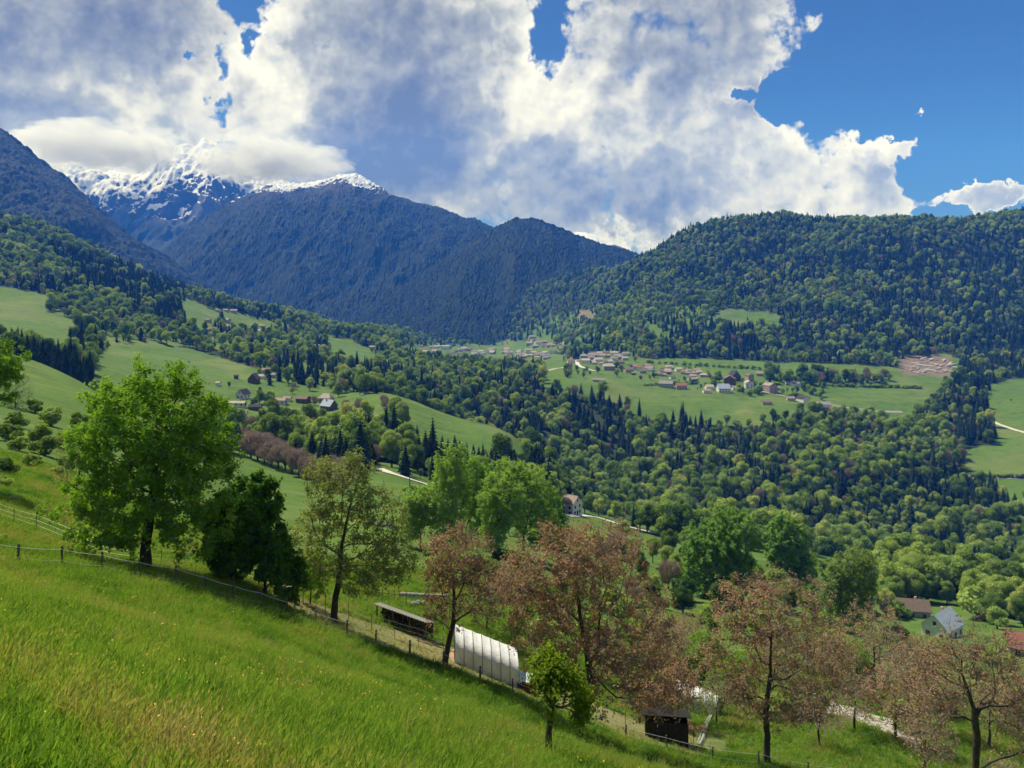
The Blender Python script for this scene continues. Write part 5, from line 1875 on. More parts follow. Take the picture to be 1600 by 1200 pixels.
def build_garden():
    # first white tunnel: its long side runs from (725,1030) to (808,1063)
    a = hit(722, 1040, 59); b = hit(795, 1064, 59)
    b = on(800, a.y + .3)
    rz = math.atan2(b.y - a.y, b.x - a.x)
    mid = (a + b) / 2
    L = (b - a).length_squared ** .5 * 1.18
    n = Vector((-math.sin(rz), math.cos(rz), 0))
    W = 3.8
    c = mid + n * W / 2
    sl = slope_of(c, rz, L)
    base = Vector((c.x, c.y, float(H(c.x, c.y)) - .02))
    fz = float(H(mid.x, mid.y)) - base.z
    build_polytunnel(base + Vector((0, 0, max(-.4, min(fz, .1)))), rz, L, W, 2.5, 'white plastic garden tunnel with dark hoops below the leaning coppery tree', sl)
    p = on(1088, 78)
    build_polytunnel(p, rz - .3, 4.2, 2.6, 2.3, 'white plastic tunnel glimpsed through the coppery trees, right one', -.2)

    # cold frame with a pale lid right of the tunnel
    p = on(812, 61.5)
    root = empty('cold_frame', p, -.35, 'dark cold frame with pale blue glass lid beside the white tunnel', 'cold frame')
    mb = MB()
    mb.box((0, -.55, .30), (1.9, .05, .75)).box((0, .55, .42), (1.9, .05, 1.0)).box((-.95, 0, .35), (.05, 1.1, .85)).box((.95, 0, .35), (.05, 1.1, .85))
    mb.build('box', M_DARKWOOD, root)
    lid = mat_simple('pale_glass_lid', (0.50, 0.60, 0.62), .12, .05)
    for i, xx in enumerate((-.63, 0, .63)):
        MB().put([(xx - .31, -.62, .70), (xx + .31, -.62, .70), (xx + .31, .62, .97), (xx - .31, .62, .97), (xx - .31, -.62, .73), (xx + .31, -.62, .73), (xx + .31, .62, 1.0), (xx - .31, .62, 1.0)],
                 [[0, 3, 2, 1], [4, 5, 6, 7], [0, 1, 5, 4], [1, 2, 6, 5], [2, 3, 7, 6], [3, 0, 4, 7]]).build('lid_pane', lid, root)
    rusty = mat_simple('rusty_sheet', (0.20, 0.075, 0.045), .85, .3, 6)
    p = on(828, 60.5)
    root = empty('rusty_panel', p, -.3, 'rust red metal sheet standing behind the fence beside the cold frame', 'panel')
    mb = MB()
    for i in range(7):
        mb.box((-.5 + i * .16, .02 * (i % 2), .45), (.15, .03, .85))
    mb.build('sheet', rusty, root)
    MB().box((-.62, 0, .6), (.06, .06, 1.2)).build('post', M_DARKWOOD, root)
    MB().box((.65, 0, .6), (.06, .06, 1.2)).build('post', M_DARKWOOD, root)

    # open woodshed with a pale roof edge
    p = hit(632, 984, 60)
    rz = -.22
    root = empty('woodshed', p, rz, 'low open woodshed with thin pale roof right of the walnut tree', 'shed')
    W_, D_ = 4.6, 1.5
    sl = slope_of(p, rz, 4.6)
    gz = lambda x: sl * x
    roofm = mat_simple('fibre_cement_roof', (0.36, 0.33, 0.30), .9, .15, 3, .3, 10)
    V, Q = [], []
    nn = 40
    for i in range(nn + 1):
        x = -W_ / 2 - .2 + (W_ + .4) * i / nn
        wv = .03 * math.cos(i * math.pi)
        for (y, z) in ((-D_ / 2 - .15, 1.75), (D_ / 2 + .2, 1.10)):
            V += [(x, y, z + wv + gz(x) * .85), (x, y, z + wv - .03 + gz(x) * .85)]
    for i in range(nn):
        o = i * 4
        Q += [[o, o + 2, o + 6, o + 4], [o + 1, o + 5, o + 7, o + 3], [o, o + 4, o + 5, o + 1], [o + 2, o + 3, o + 7, o + 6]]
    link('roof', mesh_np('roof', V, np.array(Q), False, [roofm]), root)
    for x in (-2.2, -.75, .75, 2.2):
        MB().box((x, -D_ / 2, .6 + gz(x) * .9), (.10, .10, 1.9)).build('post', M_WOODPOST, root)
    for i in range(22):
        x = -2.25 + i * .214
        MB().box((x, D_ / 2, .55 + gz(x) * .9), (.19, .03, 1.1)).build('board', M_DARKWOOD, root)
    logm = mat_simple('split_log', (0.14, 0.095, 0.06), .9, .3, 9, .3, 30)
    r = random.Random(8)
    mb = MB()
    for i in range(150):
        x = r.uniform(-2.0, 2.0); zz = r.uniform(.05, .85)
        mb.tube([(x, -.45, zz + gz(x)), (x + r.uniform(-.03, .03), .35, zz + gz(x))], r.uniform(.05, .09), 6)
    mb.build('firewood', logm, root)['kind'] = 'stuff'

    # dark cabin under the overhanging tree
    p = on(1040, 63)
    root = empty('garden_cabin', p, -.12, 'dark wooden cabin almost hidden under the low coppery tree', 'shed')
    for i in range(18):
        MB().box((-1.62 + i * .19, -1.2, .95), (.18, .03, 2.1)).build('plank', M_DARKWOOD, root)
    for i in range(12):
        MB().box((1.65, -1.1 + i * .2, .95), (.03, .19, 2.1)).build('plank', M_DARKWOOD, root)
    MB().box((0, .02, .7), (3.26, 2.36, 1.9)).build('walls', M_DARKWOOD, root)
    MB().put([(-1.95, -1.35, 2.52), (1.95, -1.35, 2.52), (1.95, 1.4, 1.72), (-1.95, 1.4, 1.72), (-1.95, -1.35, 2.58), (1.95, -1.35, 2.58), (1.95, 1.4, 1.78), (-1.95, 1.4, 1.78)],
             [[0, 3, 2, 1], [4, 5, 6, 7], [0, 1, 5, 4], [1, 2, 6, 5], [2, 3, 7, 6], [3, 0, 4, 7]]).build('roof', mat_simple('tar_roof', (.022, .02, .02), .95), root)

    # beehive like wooden bin
    p = on(451, 58.5)
    root = empty('compost_bin', p, .3, 'small weathered wooden bin with sloping lid left of the walnut trunk', 'bin')
    for k in range(4):
        MB().box((0, -.38, .12 + k * .2), (.9, .04, .18)).build('slat', mat_simple('bin_wood', (.30, .24, .18), .9, .2, 6), root)
        MB().box((0, .38, .12 + k * .2), (.9, .04, .18)).build('slat', MATS['bin_wood'], root)
        MB().box((-.45, 0, .12 + k * .2), (.04, .8, .18)).build('slat', MATS['bin_wood'], root)
        MB().box((.45, 0, .12 + k * .2), (.04, .8, .18)).build('slat', MATS['bin_wood'], root)
    MB().put([(-.55, -.5, .82), (.55, -.5, .82), (.55, .5, 1.0), (-.55, .5, 1.0), (0, -.5, 1.15), (0, .5, 1.25)], [[0, 1, 2, 3]], [[0, 4, 1], [3, 2, 5]]).put(
        [(-.55, -.5, .82), (0, -.5, 1.15), (0, .5, 1.25), (-.55, .5, 1.0), (.55, -.5, .82), (.55, .5, 1.0)], [[0, 3, 2, 1], [1, 2, 5, 4]]).build('lid', mat_simple('bin_lid', (.42, .36, .32), .8), root)

    # poles lying in the cut grass
    polem = mat_simple('peeled_pole', (0.33, 0.26, 0.18), .9, .25, 6, .3, 20)
    for i, (u, v) in enumerate(((652, 1001), (663, 1003), (674, 1006), (684, 1010), (694, 1014), (646, 996))):
        q = hit(u, v, 58)
        q2 = on(u + 24 + 3 * (i % 2), q.y + .15)
        o = MB().tube([(0, 0, 0), tuple(q2 - q)], .055, 7).build('wooden_pole', polem)
        o.location = q + Vector((0, 0, .05))
        tag(o, 'peeled pole lying in the cut grass left of the white tunnel', 'pole', 'poles lying in the cut grass')
    # pale earth before the tunnel
    patch('earth_patch', EARTH, mat_simple('orange_earth', (0.46, 0.28, 0.18), .95, .12, 5, coord='Object'), .02)
    # low stone wall and heap
    build_stone_wall(hit(625, 935, 70), hit(700, 937, 70), .9, 'low dry stone wall in the garden behind the woodshed')
    build_stone_wall(on(568, 100), on(625, 96), .9, 'old stone wall at the upper end of the garden, partly overgrown')
    r = random.Random(12)
    p = hit(648, 946, 66)
    root = empty('stone_heap', p, 0, 'heap of grey stones before the garden wall', 'stones')
    for i in range(14):
        q = Vector((r.uniform(-.9, .9), r.uniform(-.5, .5), 0))
        rock_mesh(i, r.uniform(.18, .38), q + Vector((0, 0, .12 + r.random() * .25)), root)
    # garden stakes with rails
    p = on(612, 78)
    root = empty('garden_stakes', p, -.15, 'row of garden stakes with one rail behind the woodshed', 'fence')
    for i in range(6):
        MB().tube([(-1.6 + i * .62, 0, -.6), (-1.6 + i * .62 + r.uniform(-.03, .03), 0, 1.1)], .035, 6).build('stake', M_WOODPOST, root)
    MB().tube([(-1.7, -.04, .7), (1.6, -.04, .55)], .025, 5).build('rail', M_WOODPOST, root)
    # white net trailing down the meadow gap, and rolled netting
    net = mat_simple('pale_netting', (0.52, 0.58, 0.56), .8, .15, 8)
    for lab, pts, w in (('pale garden net trailing down the meadow gap right of the cabin', [(1112, 1118), (1106, 1130), (1100, 1145), (1096, 1158), (1090, 1168)], .16),
                        ('rolled pale netting lying across the top of the meadow gap', [(1112, 1098), (1125, 1091), (1142, 1094), (1160, 1098), (1176, 1103)], .20)):
        P3 = [hit(u, v, 58) + Vector((0, 0, .12)) for u, v in pts]
        mb = MB()
        for k in range(7):
            off = Vector((r.uniform(-w, w), r.uniform(-w, w), r.uniform(0, w)))
            mb.tube([q + off + Vector((r.uniform(-.08, .08), 0, r.uniform(0, .08))) for q in P3], .022, 4)
        o = mb.build('garden_net', net)
        tag(o, lab, 'net')
    # pale rubble track lower right
    patch('stone_track', TRACK,
          mat_simple('pale_rubble', (0.42, 0.39, 0.35), .95, .25, 3.5, .8, 9), .03)
    bulk = []
    for i in range(160):
        u = r.uniform(1270, 1440); v = 1100 + (u - 1270) * .30 + r.uniform(-6, 12)
        q = hit(u, v, 60)
        bulk.append((q, r.uniform(.05, .16)))
    mb = MB()
    for q, s in bulk:
        iv, it = ico((0, 0, 0), s)
        iv = iv * np.array([1.3, 1, .7]) + np.array(q) + [0, 0, s * .3]
        mb.put(iv, (), it)
    mb.build('loose_stones', M_STONE, kind='stuff', label='loose pale stones along the track at lower right', category='stones')
    # log stack by the green field
    p = hit(592, 822, 100)
    root = empty('log_stack', p, -.35, 'stack of old logs lying at the foot of the green field', 'logs')
    for i in range(9):
        x = (i % 5) * .42 - .9 if i < 5 else (i - 5) * .42 - .7
        zz = .2 if i < 5 else .55
        MB().tube([(-3.2 + r.uniform(-.4, .4), x, zz), (3.2 + r.uniform(-.4, .4), x + r.uniform(-.1, .1), zz)], .2, 8).build('log', M_BARK_GREY, root)


def rock_mesh(seed, s, q, parent):
    iv, it = ico((0, 0, 0), s)
    r = np.random.default_rng(seed)
    iv = iv * (1 + r.normal(0, .14, (len(iv), 1))) * [1.2, 1, .75]
    o = link('stone', mesh_np('stone', iv, it, False, [M_STONE]), parent)
    o.location = q
    o.rotation_euler = (0, 0, r.random() * 6)
    return o


def build_stone_wall(a, b, h, label):
    d = b - a
    L = math.hypot(d.x, d.y)
    rz = math.atan2(d.y, d.x)
    root = empty('stone_wall', a, rz, label, 'wall')
    r = random.Random(int(L * 100))
    base = MB()
    rows = int(h / .24)
    meshes = []
    for k in range(4):
        mb = MB().box((0, 0, 0), (.36 + .06 * k, .30, .20))
        rr = np.random.default_rng(k)
        mb.v[0] = mb.v[0] + rr.normal(0, .02, mb.v[0].shape)
        meshes.append(mb.mesh('stone', [M_STONE]))
    x = 0.2
    cnt = 0
    while x < L and cnt < 290:
        for j in range(rows):
            xx = x + (.2 if j % 2 else 0)
            gx, gy = a.x + math.cos(rz) * xx, a.y + math.sin(rz) * xx
            z = float(H(gx, gy)) - a.z + .06 + j * .215
            o = link('stone', meshes[r.randrange(4)], root, (xx, r.uniform(-.03, .03), z), r.uniform(-.06, .06))
            cnt += 1
        x += .42
    return root


def patch(name, outline, mat, lift, dmin=55, n=26):
    """a sheet draped over the ground inside an outline given as photo positions"""
    us = [o[0] for o in outline]; vs_ = [o[1] for o in outline]
    P3 = [hit(u, v, dmin) for u, v in outline]
    poly = [(p.x, p.y) for p in P3]
    x0, x1 = min(p[0] for p in poly), max(p[0] for p in poly)
    y0, y1 = min(p[1] for p in poly), max(p[1] for p in poly)
    X, Y = np.meshgrid(np.linspace(x0, x1, n * 2), np.linspace(y0, y1, n * 2), indexing='ij')
    Z = H(X, Y) + lift
    idx = np.arange(X.size).reshape(X.shape)
    cx = (X[:-1, :-1] + X[1:, 1:]) / 2; cyy = (Y[:-1, :-1] + Y[1:, 1:]) / 2
    ins = in_poly(poly, cx + .25 * fbm(cx, cyy, octs=2, seed=5), cyy)
    Q = np.stack([idx[:-1, :-1], idx[1:, :-1], idx[1:, 1:], idx[:-1, 1:]], -1)[ins]
    me = mesh_np(name, np.stack([X, Y, Z], -1).reshape(-1, 3), Q, True, [mat])
    return link(name, me, kind='structure')


def road(name, pts, width, mat, dmin=60, lift=.25):
    P3 = [hit(u, v, dmin) for u, v in pts]
    # keep depths increasing or decreasing smoothly
    xs = np.array([p.x for p in P3]); ys = np.array([p.y for p in P3])
    t = np.concatenate([[0], np.cumsum(np.hypot(np.diff(xs), np.diff(ys)))])
    tt = np.linspace(0, t[-1], max(12, int(t[-1] / 4)))
    x = pchip(t, xs, tt); y = pchip(t, ys, tt)
    dx, dy = np.gradient(x), np.gradient(y)
    l_ = np.hypot(dx, dy)
    nx, ny = -dy / l_, dx / l_
    rows = []
    for k in (-.5, -.17, .17, .5):
        X, Y = x + nx * width * k, y + ny * width * k
        rows.append(np.stack([X, Y, H(X, Y) + lift], 1))
    V = np.stack(rows, 1).reshape(-1, 3)
    Q = [[i * 4 + k, i * 4 + k + 1, (i + 1) * 4 + k + 1, (i + 1) * 4 + k] for i in range(len(x) - 1) for k in range(3)]
    link(name, mesh_np(name, V, np.array(Q), True, [mat]), kind='structure')


def build_roads():
    pale = mat_simple('pale_road', (0.50, 0.48, 0.44), .95, .1, .3)
    grey = mat_simple('grey_road', (0.26, 0.255, 0.25), .95, .1, .3)
    road('path', [(592, 733), (615, 741), (640, 749), (668, 758)], 4.2, pale, 200, .3)
    road('road', [(725, 765), (745, 772), (770, 778), (800, 784)], 5, grey, 200)
    road('road', [(885, 806), (905, 806), (930, 808), (960, 817), (1000, 828), (1040, 838)], 4.5, pale, 200)
    road('path', [(1549, 656), (1560, 663), (1580, 670), (1604, 677)], 5, pale, 300)
    road('road', [(1128, 600), (1160, 606), (1200, 614), (1240, 622), (1290, 632), (1345, 640), (1410, 644)], 6, grey, 700, .4)
    road('path', [(854, 580), (870, 576), (890, 572)], 6, pale, 700, .5)
    road('path', [(902, 563), (903, 570), (912, 575), (930, 580)], 6, pale, 700, .5)
    road('path', [(1400, 748), (1500, 748), (1604, 750)], 2.0, grey, 500, .3)


# ------------------------------------------------------------------ houses
ROOFC = {
    'grey': (0.24, 0.23, 0.235), 'brown': (0.17, 0.125, 0.105), 'dark': (0.045, 0.042, 0.048), 'red': (0.27, 0.115, 0.095), 'pink': (0.30, 0.235, 0.205),
    'cream': (0.38, 0.345, 0.30), 'blue': (0.36, 0.42, 0.50), 'orange': (0.36, 0.24, 0.16)}
WALLC = {'white': (0.74, 0.72, 0.68), 'beige': (0.44, 0.39, 0.33), 'wood': (0.13, 0.085, 0.055), 'stone': (0.38, 0.34, 0.29), 'rose': (0.42, 0.33, 0.29)}
M_PANE = mat_simple('window_pane', (0.035, 0.04, 0.05), .15, .05)
M_FRAME = mat_simple('window_frame', (0.30, 0.25, 0.2), .7, .1)
M_CHIM = mat_simple('chimney_plaster', (0.42, 0.34, 0.29), .9, .1)


def house(p, w, l, hw, hr, rz, roofc, wallc, label, group=None, kind='house', detail=1, cat='house', floors=2, nw=3, hip=0.0, over=.5):
    """local x along the ridge (length l), gable ends at +-x, width w"""
    root = empty(kind, p, rz, label, cat, group)
    wm = mat_simple('wall_' + wallc, WALLC[wallc], .9, .08, .8)
    rm = mat_simple('roof_' + roofc, ROOFC[roofc], .85, .12, 1.2, .3, 6)
    x, y = l / 2, w / 2
    b = -2.5
    V = [(-x, -y, b), (x, -y, b), (x, y, b), (-x, y, b), (-x, -y, hw), (x, -y, hw), (x, y, hw), (-x, y, hw), (-x, 0, hw + hr * (1 - hip) - .06), (x, 0, hw + hr * (1 - hip) - .06)]
    Q = [[0, 1, 5, 4], [2, 3, 7, 6]]
    F5 = [[1, 2, 6, 9], [3, 0, 4, 8]]
    T = [[1, 6, 5]]
    me = mesh_np('wall', V, [np.array(Q + [[1, 2, 6, 5], [3, 0, 4, 7]]), np.array([[5, 6, 9], [7, 4, 8]])], False, [wm])
    link('wall', me, root)
    # roof slabs with thickness and overhang
    o = over
    t = .22
    sl = hr / y
    ze = hw - o * sl
    rx = x * (1 - .55 * hip)
    V, Q = [], []
    for s in (-1, 1):
        k = len(V)
        V += [(-x - o, s * (y + o), ze), (x + o, s * (y + o), ze), (rx + (o if not hip else 0), 0, hw + hr), (-rx - (o if not hip else 0), 0, hw + hr)]
        V += [(a_, b_, c_ + t) for a_, b_, c_ in V[k:k + 4]]
        f = [[0, 1, 2, 3], [4, 5, 6, 7], [0, 1, 5, 4], [1, 2, 6, 5], [3, 0, 4, 7]]
        Q += [[k + i for i in (q if s > 0 else q[::-1])] for q in f]
    T = []
    if hip:
        k = len(V)
        V += [(x + o, -(y + o), ze + t), (x + o, y + o, ze + t), (rx, 0, hw + hr + t), (-x - o, -(y + o), ze + t), (-x - o, y + o, ze + t), (-rx, 0, hw + hr + t)]
        T = [[k, k + 1, k + 2], [k + 3, k + 5, k + 4]]
    roof = link('roof', mesh_np('roof', V, [np.array(Q)] + ([np.array(T)] if T else []), False, [rm]), root)
    if detail >= 1:
        c = MB().box((x * .35, y * .22, hw + hr * .95), (.7, .7, 1.6)).build('chimney', M_CHIM, roof)
    if detail >= 2:
        def window(cx, cyy, cz, ax, ww=1.0, wh=1.25):
            f = link('window', None, root, (cx, cyy, cz))
            fr = MB()
            if ax == 'y':
                s = 1 if cyy > 0 else -1
                f2 = MB().box((0, 0, 0), (ww + .24, .10, wh + .24)).mesh('frame', [M_FRAME])
                p2 = MB().box((0, s * .06, 0), (ww, .06, wh)).mesh('pane', [M_PANE])
            else:
                s = 1 if cx > 0 else -1
                f2 = MB().box((0, 0, 0), (.10, ww + .24, wh + .24)).mesh('frame', [M_FRAME])
                p2 = MB().box((s * .06, 0, 0), (.06, ww, wh)).mesh('pane', [M_PANE])
            link('frame', f2, f); link('pane', p2, f)
        for s in (-1, 1):
            for fl in range(floors):
                z = 1.5 + fl * 2.7
                if z + .8 > hw:
                    break
                for i in range(nw):
                    window(-x + (i + .5) * 2 * x / nw, s * (y + .02), z, 'y')
                for i in range(2):
                    window(s * (x + .02), -y + (i + .5) * y, z, 'x')
            window(s * (x + .02), 0, hw + hr * .3, 'x', .8, 1.0)
        MB().box((x + .05, 0, 1.05), (.1, 1.0, 2.1)).build('door', M_DARKWOOD, root)
    return root


NEAR_HOUSES = []


def hs(u, v, wpx, roofc, wallc, label, rz=None, detail=1, dmin=300, kind='house', aspect=1.3, hwf=.42, hrf=.28, hip=0.0, group=None, cat='house', gable=False):
    """wpx: apparent width in photo pixels"""
    p = hit(u, v, dmin)
    W = wpx * mpx(p.y)
    if rz is None:
        rz = random.uniform(-.35, .35) + (math.pi / 2 if gable else 0)
    if gable:
        w = W * .92; l = w * aspect
    else:
        l = W * .92; w = l / aspect
    w = max(w, 3); l = max(l, 3)
    m = min(w, l)
    fl = 2 if m * hwf > 4.6 else 1
    house(p, w, l, max(2.6, m * hwf * (1.15 if gable else 1.1)), m * hrf, rz, roofc, wallc, label, group, kind, detail, cat, floors=fl, nw=max(2, int(l / 3)), hip=hip)


def village_list():
    L = []
    A = L.append
    # left hamlet
    A((397, 598, 15, 'dark', 'wood', 'dark steep gabled barn at the top of the left hamlet', dict(gable=True, hrf=.55, detail=2)))
    A((409, 592, 12, 'cream', 'white', 'small pale house right behind the dark steep gabled barn', {}))
    A((369, 592, 7, 'dark', 'wood', 'tiny dark shed above the left hamlet', dict(kind='shed', cat='shed', detail=0)))
    A((341, 603, 6, 'cream', 'white', 'small white hut at the left end of the hamlet', dict(kind='shed', cat='shed', detail=0)))
    A((424, 590, 14, 'grey', 'stone', 'grey roofed farm building at the top right of the left hamlet', {}))
    A((416, 582, 13, 'pink', 'stone', 'pinkish roofed building topmost in the left hamlet', {}))
    A((380, 622, 15, 'dark', 'white', 'dark gabled house with white wall above the long beige house', dict(gable=True, hrf=.5, detail=2)))
    A((371, 635, 28, 'cream', 'white', 'long single storey house with beige roof in the left hamlet', dict(aspect=2.6, detail=2, hwf=.35, hrf=.22)))
    A((399, 641, 20, 'dark', 'wood', 'low dark roofed house below the long beige house', dict(aspect=1.8, detail=2)))
    A((376, 651, 20, 'pink', 'stone', 'low grey beige roofed building lowest in the left hamlet', dict(aspect=1.8)))
    A((361, 657, 11, 'grey', 'white', 'small light grey roofed hut above the leafless walnut row', {}))
    A((437, 631, 22, 'pink', 'white', 'white house with salmon roof and two dark windows in the left hamlet', dict(detail=2, aspect=1.5, rz=-.1, hwf=.42, hrf=.2)))
    A((449, 627, 12, 'pink', 'white', 'salmon roofed garage attached right of the white house', dict(hwf=.3)))
    A((474, 629, 20, 'brown', 'wood', 'brown farmhouse with dark gable between trees in the left hamlet', dict(detail=2)))
    A((510, 628, 21, 'cream', 'stone', 'house with beige hipped roof at the right end of the left hamlet', dict(hip=.8, hrf=.4, detail=2)))
    A((514, 641, 22, 'blue', 'wood', 'barn with pale blue grey metal roof and dark gable', dict(gable=False, rz=2.6, aspect=1.2, hrf=.5, detail=2)))
    # upper hamlet
    for i, (u, v, w, rc) in enumerate([(341, 488, 9, 'brown'), (353, 487, 8, 'grey'), (365, 489, 11, 'pink'), (325, 503, 9, 'red'), (353, 504, 13, 'grey'), (333, 518, 13, 'red'), (346, 515, 9, 'brown'), (357, 513, 11, 'orange'),
                                       (397, 514, 12, 'pink'), (410, 512, 9, 'grey'), (403, 520, 10, 'cream'), (408, 525, 9, 'brown'), (385, 517, 8, 'grey'), (372, 520, 8, 'pink')]):
        A((u, v, w, rc, 'stone', 'small %s roofed house of the upper hamlet' % rc, dict(group='houses of the upper hamlet on the left slope', dmin=700)))
    for i, (u, v, w, rc) in enumerate([(475, 545, 14, 'brown'), (484, 541, 10, 'brown'), (495, 545, 13, 'grey'), (509, 545, 14, 'red'), (582, 545, 9, 'pink')]):
        A((u, v, w, rc, 'stone', ['brown roofed house left of the farm group below the upper hamlet', 'small brown house second in the farm group', 'grey roofed house in the middle of the farm group', 'red roofed house at the right of the farm group', 'pinkish roofed house beside the small pale field'][i], dict(dmin=700)))
    # far town
    r = random.Random(31)
    for i in range(74):
        f = r.random()
        u = 655 + 205 * f
        v = 545 + 17 * f * .6 + r.uniform(-4, 7)
        rc = r.choice(['grey', 'cream', 'pink', 'brown', 'grey', 'cream'])
        A((u, v, r.uniform(6, 9.5), rc, r.choice(['white', 'white', 'beige', 'stone']), 'tiny %s roofed house of the far town' % rc, dict(group='houses of the far town on the valley floor', dmin=1000, detail=0)))
    A((697, 546, 14, 'cream', 'white', 'large white flat looking building in the far town', dict(dmin=1000, hwf=.5, hrf=.1, detail=0)))
    A((826, 549, 12, 'cream', 'white', 'long cream building at the right of the far town', dict(dmin=1000, aspect=2, detail=0)))
    for i in range(18):
        u = r.uniform(826, 900); v = 532 + (u - 826) * .12 + r.uniform(-3, 16)
        rc = r.choice(['grey', 'brown', 'pink'])
        A((u, v, r.uniform(7, 11), rc, r.choice(['white', 'stone']), 'small %s roofed house above the far town' % rc, dict(group='houses scattered above the far town', dmin=1000, detail=0)))
    for i in range(30):
        u = r.uniform(985, 1105); v = 572 + (u - 985) * .1 + r.uniform(-2, 14)
        rc = r.choice(['grey', 'brown', 'pink', 'cream', 'brown'])
        A((u, v, r.uniform(7, 11), rc, r.choice(['white', 'stone', 'beige', 'wood']), 'small %s roofed house of the terrace' % rc, dict(group='houses between the middle and the plateau village', dmin=600, detail=1)))
    for i in range(22):
        u = r.uniform(895, 985); v = 554 + (u - 895) * .06 + r.uniform(-3, 14)
        rc = r.choice(['grey', 'brown', 'pink', 'cream'])
        A((u, v, r.uniform(7, 11), rc, r.choice(['white', 'stone', 'beige']), 'small %s roofed middle village house' % rc, dict(group='houses packed into the middle village', dmin=600, detail=1)))
    # second village
    for u, v, w, rc, wc, lab, kw in [
        (892, 567, 11, 'red', 'white', 'red roofed white house at the start of the curved path', {}),
        (916, 567, 13, 'cream', 'white', 'pale roofed house right of the curved path', {}),
        (913, 560, 12, 'grey', 'stone', 'grey roofed house behind the curved path', {}),
        (926, 560, 16, 'grey', 'stone', 'wide grey roofed farm in the middle village', {}),
        (935, 566, 14, 'cream', 'white', 'cream house front row of the middle village', {}),
        (941, 559, 12, 'pink', 'white', 'pinkish roofed house in the middle village', {}),
        (918, 553, 9, 'cream', 'white', 'small cream house at the top of the middle village', {}),
        (927, 555, 10, 'brown', 'stone', 'small brown house at the top of the middle village', {}),
        (960, 554, 13, 'cream', 'white', 'cream roofed long house right in the middle village', dict(aspect=1.8)),
        (966, 560, 13, 'grey', 'stone', 'grey house at the right end of the middle village', {}),
        (977, 556, 11, 'grey', 'white', 'grey roofed house beside the bushes right of the middle village', {}),
        (951, 578, 19, 'cream', 'stone', 'large beige grey roofed house below the middle village', dict(hip=.6, detail=2)),
        (982, 582, 14, 'brown', 'stone', 'brown roofed house left in the lower row', {}),
        (997, 577, 12, 'red', 'white', 'reddish roofed house in the lower row', {}),
        (1004, 583, 11, 'brown', 'stone', 'brown house in the lower row left of the pink one', {}),
        (1014, 579, 13, 'pink', 'white', 'pink roofed house in the lower row', {}),
        (1043, 582, 11, 'cream', 'white', 'white house standing alone right of the lower row', dict(detail=2)),
        (1037, 588, 9, 'grey', 'stone', 'grey shed left below the lone white house', {}),
        (936, 597, 22, 'grey', 'stone', 'long low grey roofed building in the field below the middle village', dict(aspect=2.6)),
        # plateau village
        (1064, 608, 18, 'red', 'beige', 'red roofed beige house in front of the plateau village', dict(aspect=1.4, detail=2, rz=.02, hwf=.45, hrf=.3)),
        (1041, 605, 22, 'grey', 'stone', 'grey roofed barn left of the red roofed house', dict(aspect=1.5)),
        (1147, 594, 15, 'dark', 'wood', 'dark steep gabled chalet at the top of the plateau village', dict(gable=True, hrf=.6, detail=2)),
        (1140, 600, 19, 'brown', 'wood', 'brown farmhouse just below the dark chalet', dict(gable=True, detail=2)),
        (1171, 595, 10, 'brown', 'rose', 'tall narrow brown house right of the dark chalet', dict(gable=True, hwf=.8)),
        (1170, 606, 13, 'cream', 'white', 'white gabled house in the centre of the plateau village', dict(gable=True, hwf=.6, detail=2)),
        (1130, 613, 20, 'blue', 'white', 'blue grey roofed house with two gables in the plateau village', dict(hrf=.45, detail=2)),
        (1108, 608, 13, 'cream', 'white', 'cream house left of the blue grey roofed house', {}),
        (1104, 614, 12, 'pink', 'white', 'pinkish low house at the left front of the plateau village', {}),
        (1148, 609, 10, 'grey', 'white', 'small white house between the blue grey and the white gabled house', {}),
        (1203, 612, 16, 'pink', 'rose', 'rose coloured gabled house right of the large round tree', dict(gable=True, hwf=.6, detail=2)),
        (1213, 609, 10, 'pink', 'rose', 'small wing right behind the rose coloured gabled house', {}),
        (1233, 600, 12, 'brown', 'white', 'brown roofed house left of the long one at the back', {}),
        (1242, 603, 16, 'grey', 'white', 'long grey roofed house at the right back of the village', dict(aspect=1.8)),
        (1187, 587, 11, 'pink', 'beige', 'faded pink roofed house behind the plateau village', {}),
        (1198, 632, 16, 'brown', 'stone', 'brown grey barn alone on the lip of the meadow', dict(aspect=1.9)),
        (1235, 626, 12, 'grey', 'beige', 'grey roofed house on the road bend', {}),
        (1255, 628, 14, 'dark', 'white', 'dark roofed house right of the road bend', dict(gable=True)),
        (1289, 637, 17, 'grey', 'white', 'grey white house beside the red roofed barn', {}),
        (1301, 643, 13, 'red', 'wood', 'dark wooden barn with dull red roof at the edge of the plateau', dict(detail=2)),
    ]:
        A((u, v, w, rc, wc, lab, dict(dmin=600, **kw)))
    return L


VL = village_list()
for (u, v, w, rc, wc, lab, kw) in VL:
    p = hit(u, v, kw.get('dmin', 300))
    HOUSE_SPOTS.append((p.x, p.y, w * mpx(p.y) * .5 + 4))
    # and the sight line just in front, so the house shows
    k = 1 - 16 / p.y
    HOUSE_SPOTS.append((p.x * k, p.y * k, w * mpx(p.y) * .45 + 3))


